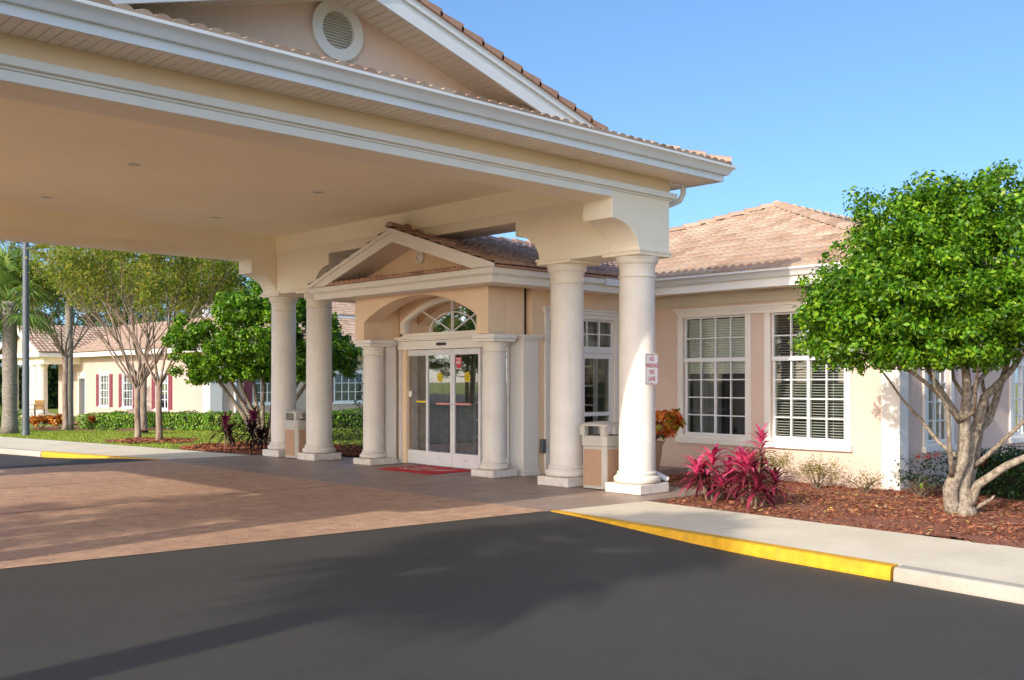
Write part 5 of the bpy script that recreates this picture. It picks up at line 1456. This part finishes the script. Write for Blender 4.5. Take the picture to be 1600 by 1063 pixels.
# hedges
def hedge(name, pts, wd_, h_, label, mat, size=.05, dens=900, group=None, cat='hedge'):
    L0 = pts[0]; t = thing(name, (L0[0], L0[1], L0[2]), label, cat, group)
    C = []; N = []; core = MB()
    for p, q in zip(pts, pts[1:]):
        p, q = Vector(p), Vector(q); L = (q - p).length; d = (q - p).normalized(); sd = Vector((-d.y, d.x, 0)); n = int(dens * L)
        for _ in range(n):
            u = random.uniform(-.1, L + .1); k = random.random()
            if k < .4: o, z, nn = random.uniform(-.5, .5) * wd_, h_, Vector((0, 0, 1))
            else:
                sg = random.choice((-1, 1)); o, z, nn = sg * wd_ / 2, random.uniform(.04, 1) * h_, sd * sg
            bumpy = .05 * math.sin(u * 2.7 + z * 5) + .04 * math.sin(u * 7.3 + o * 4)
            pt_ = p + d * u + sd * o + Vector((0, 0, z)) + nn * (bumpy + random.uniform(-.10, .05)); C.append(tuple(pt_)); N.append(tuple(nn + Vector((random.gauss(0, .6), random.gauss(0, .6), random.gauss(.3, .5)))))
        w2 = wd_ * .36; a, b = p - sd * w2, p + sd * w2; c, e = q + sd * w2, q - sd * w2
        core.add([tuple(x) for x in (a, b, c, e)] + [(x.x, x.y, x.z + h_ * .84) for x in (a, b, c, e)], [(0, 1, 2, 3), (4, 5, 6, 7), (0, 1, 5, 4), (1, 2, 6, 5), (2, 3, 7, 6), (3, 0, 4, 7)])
    put('dark_core', core, M.setdefault('core', flat('hedge_core', (.015, .02, .008), 1)), t)  # plain near-black box inside the foliage
    v, f = leaf_quads(np.array(C), np.array(N), size, .55); link('foliage', v, f, M[mat], t); return t
hedge('clipped_hedge', [(15.85, 6.05, -.1), (14.95, 4.7, -.1), (14.3, 3.2, -.1)], .9, .66, 'dark green glossy hedge behind the trunks of the right tree', 'leaf_dark', .06, 1900)
hedge('clipped_hedge', [(16.2, 42.6, -.42), (17.4, 38.6, -.34), (18.0, 34.6, -.25), (18.6, 31.6, -.22)], 1.0, .62, 'long low clipped green hedge before the windows of the far wing', 'leaf_hedge', .10, 900)
hedge('clipped_hedge', [(22.0, 34.0, -.35), (24.5, 33.2, -.38), (27, 32.4, -.4)], 1.0, .75, 'short clipped green hedge seen between the columns, under the far window', 'leaf_hedge', .10, 700)
hedge('tall_hedge', [(12, 74, -.5), (24, 77, -.5), (36, 84, -.5)], 1.6, 3.6, 'tall dark green hedge seen through the far porch', 'leaf_back', .3, 260)
bs = thing('round_bush', (13.1, 19.0, 0), 'round clipped bush with reddish leaves seen left of the entrance column', 'bush')
cs = crown_clumps((13.1, 19.0, .38), (.50, .50, .32), 50, .16, -.95, .8, 41); v, f = clump_leaves(cs, 60, .05, .55); link('leaves', v, f, leafmat('bush_leaves', [(.03, .08, .015), (.07, .15, .02), (.16, .10, .04), (.22, .24, .10)], .4, .3), bs)
cy = thing('cypress', (14.9, 21.2, 0), 'narrow dark green upright shrub half hidden by the entrance column', 'shrub')
cs = [(14.9 + RNG.normal(0, .12), 21.2 + RNG.normal(0, .12), .35 + i * .1, .26 * (1 - i / 26)) for i in range(18)]; v, f = clump_leaves(cs, 80, .06, .5); link('leaves', v, f, M['leaf_dark'], cy)

# ------------------------------------------------------------------ far wing (left background)
FZ = -.42; XF = 22.0
wing = thing('residential_wing', (25, 50, FZ), 'long pale pink wing with maroon shutters, tiled roof and columned porch in the left background', 'building')
TF = frame((XF, 0, FZ), (0, -1, 0), (-1, 0, 0))
wins = [(-56.25, -55.0), (-53.15, -51.95), (-49.05, -47.75)]; hz0, hz1 = .62, 2.35
mb = MB(TF); holes = [(a, b, hz0, hz1) for a, b in wins]; holes.append((-59.3, -58.35, 0.02, 2.15))
wall_panel(mb, -62.6, -43.3, -.2, 3.45, holes, .2); put('wall', mb, 'pinkfar', wing)
TG = frame((0, 43.3, FZ), (1, 0, 0), (0, -1, 0))
rw = [(24.2, 25.7), (28.75, 30.5)]
mb = MB(TG); wall_panel(mb, XF + .002, 44, -.2, 3.45, [(a, b, .95, 2.4) for a, b in rw], .2); put('wall', mb, 'pinkfar', wing)
def far_window(T, a, b, z0, z1, na, nz, side=True, shw=.42):
    mb = MB(T); mb.box(a - .08, b + .08, -.02, .03, z1, z1 + .14); mb.box(a - .12, b + .12, -.02, .07, z0 - .12, z0 - .0); mb.box(a - .07, a, -.02, .03, z0, z1); mb.box(b, b + .07, -.02, .03, z0, z1)
    bars(mb, a, b, z0, z1, na, nz, .032, -.07, -.02, .05); wd = put('window', mb, 'vinyl', wing)
    mb = MB(T); mb.add([(a, -.05, z0), (b, -.05, z0), (b, -.05, z1), (a, -.05, z1)], [(0, 1, 2, 3)]); put('pane', mb, 'glass', wd)
    mb = MB(T); mb.box(a, b, -.16, -.15, z0, z1); put('blind', mb, M.setdefault('fblind', paint('far_blind', (.30, .32, .33), .7, .3, 3)), wd)
    for (p, q) in (((a - .08 - shw, a - .08), (b + .08, b + .08 + shw)) if side else ((a - .08 - shw, a - .08),)):
        mb = MB(T); mb.box(p, q, .0, .035, z0 - .03, z1 + .03)
        z = z0 + .05
        while z < z1 - .05: mb.box(p + .05, q - .05, .035, .05, z, z + .045); z += .075
        put('shutter', mb, 'maroon', wing)
for a, b in wins: far_window(TF, a, b, hz0, hz1, 3, 4)
for a, b in rw: far_window(TG, a, b, .95, 2.4, 4, 3)
mb = MB(TF); mb.box(-59.3, -58.35, -.12, -.1, 0, 2.15); put('door', mb, paint('dark_door', (.10, .12, .13), .3, .1, 3), wing)
mb = MB(TF); mb.box(-59.42, -59.3, 0, .04, 0, 2.15); mb.box(-58.35, -58.23, 0, .04, 0, 2.15); mb.box(-59.5, -58.15, 0, .06, 2.15, 2.5); put('door_casing', mb, 'wtrim', wing)
mb = MB(); mb.box(XF - .06, XF + .55, 43.24, 43.95, FZ, 3.0); put('corner_pilaster', mb, 'white', wing)
mb = MB(); mb.tube([(23.2, 43.22, 2.95), (23.2, 43.22, FZ)], .07, 8); put('downspout', mb, 'gutter', wing)
# eaves and roof
mb = MB(); mb.box(XF - .62, XF, 42.68, 59.8, 2.94, 2.98); mb.box(XF, 44, 42.68, 43.3, 2.94, 2.98); put('soffit', mb, 'soffit', wing)
mb = MB(); mb.box(XF - .64, XF - .58, 42.66, 59.8, 2.92, 3.16); mb.box(XF - .58, 44, 42.66, 42.72, 2.92, 3.16); put('fascia', mb, 'white', wing)
pf = .36; df = math.sqrt(1 + pf * pf)
tile_field('roof_tiles', (XF - .68, 42.62, 3.2), (0, 1, 0), (1, 0, pf), [(0, 0), (21.5, 0), (21.5, 5.2 * df), (5.2, 5.2 * df)], 'tile', wing, p=.25, e=.42, hgt=.045)
tile_field('roof_tiles', (XF - .68, 42.62, 3.2), (1, 0, 0), (0, 1, pf), [(0, 0), (23, 0), (23, 5.2 * df), (5.2, 5.2 * df)], 'tile', wing, p=.25, e=.42, hgt=.045)
ridge_caps('hip_tiles', (XF - .66, 42.64, 3.26), (XF + 4.52, 47.82, 3.2 + 5.2 * pf + .05), 'tile', wing, .16, .45)
mb = MB().add([(XF - .6, 42.7, 3.15), (45, 42.7, 3.15), (45, 47.82, 5.04), (XF + 4.52, 47.82, 5.04), (XF + 4.52, 64, 5.04), (XF - .6, 64, 3.15)], [(0, 1, 2, 3), (0, 3, 4, 5)]); put('roof_deck', mb, 'tiled', wing)
# higher rear roof with white fascia
tile_field('rear_roof_tiles', (26, 52, 5.6), (1, 0, 0), (0, 1, .35), [(0, 0), (22, 0), (22, 3.5), (0, 3.5)], 'tile', wing, p=.25, e=.42, hgt=.045)
mb = MB(); mb.box(26, 48, 52.0, 52.1, 5.15, 5.6); put('rear_fascia', mb, 'white', wing)
mb = MB(); mb.box(26.4, 47.5, 52.6, 52.7, 3.0, 5.2); put('rear_wall', mb, 'pink', wing)
# porch
PX0, PYa, PYb = 19.9, 58.9, 66.3
for cy in (60.2, 61.3, 65.1): column(wing, 20.25, cy, .30, FZ + 2.95, .75, z0=FZ, big=False)
mb = MB(); mb.box(PX0 + .05, PX0 + .6, PYa + .2, PYb - .2, FZ + 2.95, 3.0); mb.box(PX0 + .6, XF, PYa + .2, PYa + .75, FZ + 2.95, 3.0); put('porch_beam', mb, 'cream', wing)
mb = MB(); mb.box(PX0 - .35, PX0 - .3, PYa - .3, PYb + .3, 2.94, 3.16); mb.box(PX0 - .3, XF, PYa - .3, PYa - .25, 2.94, 3.16); put('porch_fascia', mb, 'white', wing)
mb = MB(); mb.box(PX0 - .3, XF + .6, PYa - .25, PYb + .3, 2.92, 2.95); put('porch_ceiling', mb, 'cream', wing)
ymd = (PYa + PYb) / 2; pg = 1.55
mb = MB(); mb.prism([(PYa - .1, 3.16), (PYb + .1, 3.16), (ymd, 3.16 + pg)], 'x', PX0 + .1, PX0 + .15); put('porch_gable', mb, 'pinkfar', wing)
mb = MB()
for sg in (-1, 1):
    hh = (PYb - PYa) / 2 + .35; mb.prism([(ymd, 3.2 + pg + .12), (ymd + sg * hh, 3.2), (ymd + sg * (hh - .75), 3.2), (ymd, 3.2 + pg - .25)], 'x', PX0 - .4, PX0 - .33)
put('porch_rake', mb, 'white', wing)
hh = (PYb - PYa) / 2 + .4; ps = (pg + .12) / hh
for sg in (-1, 1):
    tile_field('porch_tiles', (PX0 - .42, ymd + sg * hh, 3.2), (1, 0, 0), (0, -sg, ps), [(0, 0), (7, 0), (7, hh * math.sqrt(1 + ps * ps)), (0, hh * math.sqrt(1 + ps * ps))], 'tile', wing, p=.25, e=.42, hgt=.045)
mb = MB(); mb.box(PX0 - .3, XF, PYa - .4, PYb + .2, FZ - .3, FZ + .02); put('porch_floor', mb, 'conc', wing)
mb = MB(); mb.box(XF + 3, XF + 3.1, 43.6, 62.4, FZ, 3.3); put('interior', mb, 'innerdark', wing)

# bench on the porch
bn = thing('porch_bench', (19.3, 58.4, FZ), 'small wooden bench with arms beside the porch column of the far wing', 'bench')
mb = MB()
for i in range(4): mb.box(18.95 + i * .13, 19.05 + i * .13, 57.6, 59.1, FZ + .43, FZ + .46)
put('seat', mb, 'wood', bn)
mb = MB()
for i in range(9): mb.box(19.48, 19.51, 57.65 + i * .165, 57.73 + i * .165, FZ + .46, FZ + .92)
mb.box(19.47, 19.53, 57.6, 59.1, FZ + .88, FZ + .96); put('backrest', mb, 'wood', bn)
for x in (18.98, 19.48):
    for y in (57.62, 59.05): put('leg', MB().box(x, x + .06, y, y + .06, FZ, FZ + (.66 if x < 19.2 else .46)), 'metal', bn)
mb = MB()
for y in (57.62, 59.05): mb.box(18.96, 19.5, y, y + .07, FZ + .66, FZ + .70)
put('armrest', mb, 'wood', bn)
# little table/chair frame
for i, (x, y, zz, l) in enumerate(((14.6, 43.6, -.42, 'orange croton clump at the left edge beside the palm trunk'), (15.2, 43.0, -.42, 'orange red croton clump right behind the lamp post'), (16.2, 41.9, -.42, 'orange croton clump left of the slim palm trunk'))):
    croton((x, y, zz), .55, .55, l, 'leaf_croty', 110, .17, group='orange crotons by the far porch', seed=i + 2)
croton((17.5, 43.2, -.42), .7, .5, 'grey green shrub right of the slim palm trunk by the far door', 'leaf_pale', 110, .12, name='grey_shrub', seed=9, cat='shrub')

# lamp post
lp = thing('lamp_post', (10.75, 33.4, -.1), 'dark grey round lamp post standing on the lawn at the left', 'lamp post')
put('pole', MB().lathe([(.135, -.12), (.115, .02), (.11, .1), (.085, 7.6)], 10.75, 33.4, 20), 'metal', lp, smooth=True)
put('lamp_head', MB().box(10.3, 11.2, 33.2, 33.6, 7.6, 7.78), 'metal', lp, bevel=.03)

# ------------------------------------------------------------------ background trees
def back_tree(kind, seed, hgt, R, mat, n, size, barkm='bark_dark'):
    """built at the origin; copied afterwards"""
    rd = random.Random(seed); g = np.random.default_rng(seed)
    t = thing(kind, (0, 0, 0), 'x', 'tree', 'trees behind the far wing')
    mb = MB(); mb.tube([(0, 0, -.3), (.1, .05, hgt * .3), (-.05, .1, hgt * .6), (.05, 0, hgt * .93)], [.22, .18, .12, .03], 8)
    cs = []
    nb = 26
    for i in range(nb):
        z = hgt * (.28 + .68 * (i / nb)); a = i * 2.4 + rd.uniform(-.4, .4); L = R * (1.05 - .55 * ((z / hgt - .55) / .45) ** 2 if z > hgt * .55 else .85 + .2 * rd.random()) * rd.uniform(.6, 1.1)
        e = Vector((math.cos(a) * L, math.sin(a) * L, z + L * rd.uniform(.1, .5))); mb.tube([(0, 0, z), e.lerp(Vector((0, 0, z)), .5), e], [.06, .04, .012], 5)
        for k in range(5):
            q = Vector((0, 0, z)).lerp(e, rd.uniform(.45, 1.08)); cs.append((q.x + rd.uniform(-.5, .5), q.y + rd.uniform(-.5, .5), q.z + rd.uniform(-.3, .5), rd.uniform(.45, .85)))
    put('trunk', mb, barkm, t, smooth='all')
    v, f = clump_leaves(cs, n, size, .45, shell=.15); link('crown', v, f, M[mat], t); return t
pine = back_tree('pine_tree', 3, 15, 3.4, 'leaf_pine', 17, .20)
oak = back_tree('oak_tree', 7, 9.5, 3.8, 'leaf_back', 22, .20)
yel = back_tree('cypress_tree', 12, 12, 3.0, 'leaf_pine', 20, .18)
spots = [  # kind, x, y, z rotation, scale, label
 (pine, 27, 84, .3, 1.0, 'tall thin pine behind the porch at the far left'),
 (pine, 33, 78, 1.9, .95, 'tall pine behind the roof, second from the left'),
 (yel, 37, 72, .9, 1.05, 'yellowish tall tree above the ridge of the far wing, left half'),
 (pine, 41, 68, 2.5, .9, 'thin pine above the ridge of the far wing, near the middle'),
 (yel, 44, 65, 4.2, .9, 'yellow green tall tree behind the middle of the far roof'),
 (pine, 48, 62, 5.2, .95, 'thin pine standing behind the green tree and the far corner roof'),
 (pine, 53, 60, .2, .85, 'rightmost thin pine visible just left of the canopy columns'),
 (oak, 25, 78, 1., 1.0, 'broad dark green tree low behind the porch at the left edge'),
 (oak, 36, 86, 2., 1.1, 'broad green tree far behind the left part of the tiled roof'),
 (yel, 20, 92, 1.4, .9, 'yellowish tree seen between the palm crown and the lamp post'),
 (oak, 46, 76, 3., 1.1, 'broad green tree far behind the middle of the tiled roof'),
 (yel, 58, 72, 3.3, 1.0, 'olive tall tree behind the right end of the far wing'),
 (oak, 56, 60, 4., .85, 'round green tree behind the recessed far wall'),
 (pine, 30, 72, 1.1, .8, 'thin pine rising straight above the porch roof of the far wing'),
 (yel, 33, 66, 2.2, .85, 'short yellow green tree just behind the left ridge of the far wing'),
 (yel, 40, 80, 5.1, 1.1, 'tallest yellow green tree in the far row, behind the crape branches'),
 (pine, 45, 70, 3.9, 1.05, 'tallest pine right of the sparse lawn trees'),
 (yel, 50, 68, .4, 1.0, 'yellow green tree between the last two pines on the right'),
 (oak, 31, 80, .4, .9, 'low dark green tree behind the spot where porch and wing roofs meet'),
 (oak, 51, 72, 2.4, 1.0, 'broad green tree far behind the round green tree'),
 (oak, 14, 82, 5., .8, 'dark green tree behind the left palm trunk'),
]
used = set()
for kd, x, y, rz, sc, lb_ in spots:
    o = kd if kd.name not in used else copy_tree(kd)
    used.add(kd.name); o.location = (x, y, -.5); o.rotation_euler = (0, 0, rz); o.scale = (sc, sc, sc); o['label'] = lb_
# unseen trees added across the car park to fill the door and window reflections
i = 0
for (x, y, sc, rz, lb_) in ((-12, 66, 1.1, 1., 'unseen tall olive tree down the road, first behind the mirrored row'), (-20, 66, 1.2, 2.2, 'unseen tall olive tree down the road, second behind the mirrored row'), (-27, 58, 1.1, 3.1, 'unseen tall olive tree between the mirrored broad trees, nearest the road'), (-27, 69, 1.3, 4.0, 'unseen tallest olive tree beyond the mirrored broad trees'), (-35, 66, 1.2, 5.2, 'unseen tall olive tree at the far side of the car park'), (-34, 48, 1.1, .5, 'unseen tall olive tree at the car park edge, left of the broad ones')):
    o = copy_tree(yel); o.location = (x, y, -.4); o.rotation_euler = (0, 0, rz); o.scale = (sc,) * 3; o['label'] = lb_; o['group'] = 'unseen trees added for the glass reflections'
for (x, y, sc, lb_) in ((-8, 74, 1.0, 'unseen broad tree far down the road, at the left edge of the door reflections'), (-22, 76, 1.1, 'unseen broad tree far down the road behind the first mirrored row'), (-34, 74, 1.1, 'unseen broad tree across the car park at the far end of the mirrored row'), (-16, 60, .8, 'unseen broad tree across the car park, mirrored at the left of the glass doors'), (-24, 52, .9, 'unseen broad tree across the car park, mirrored in the middle of the glass doors'), (-30, 62, .85, 'unseen broad tree across the car park, mirrored at the right of the glass doors'), (-30, 36, .9, 'unseen broad tree across the car park, mirrored in the right windows'), (-34, 24, .9, 'unseen broad tree across the car park facing the building corner')):
    o = copy_tree(oak); o.location = (x, y, -.4); o.rotation_euler = (0, 0, x); o.scale = (sc,) * 3; o['label'] = lb_; o['group'] = 'unseen trees added for the glass reflections'
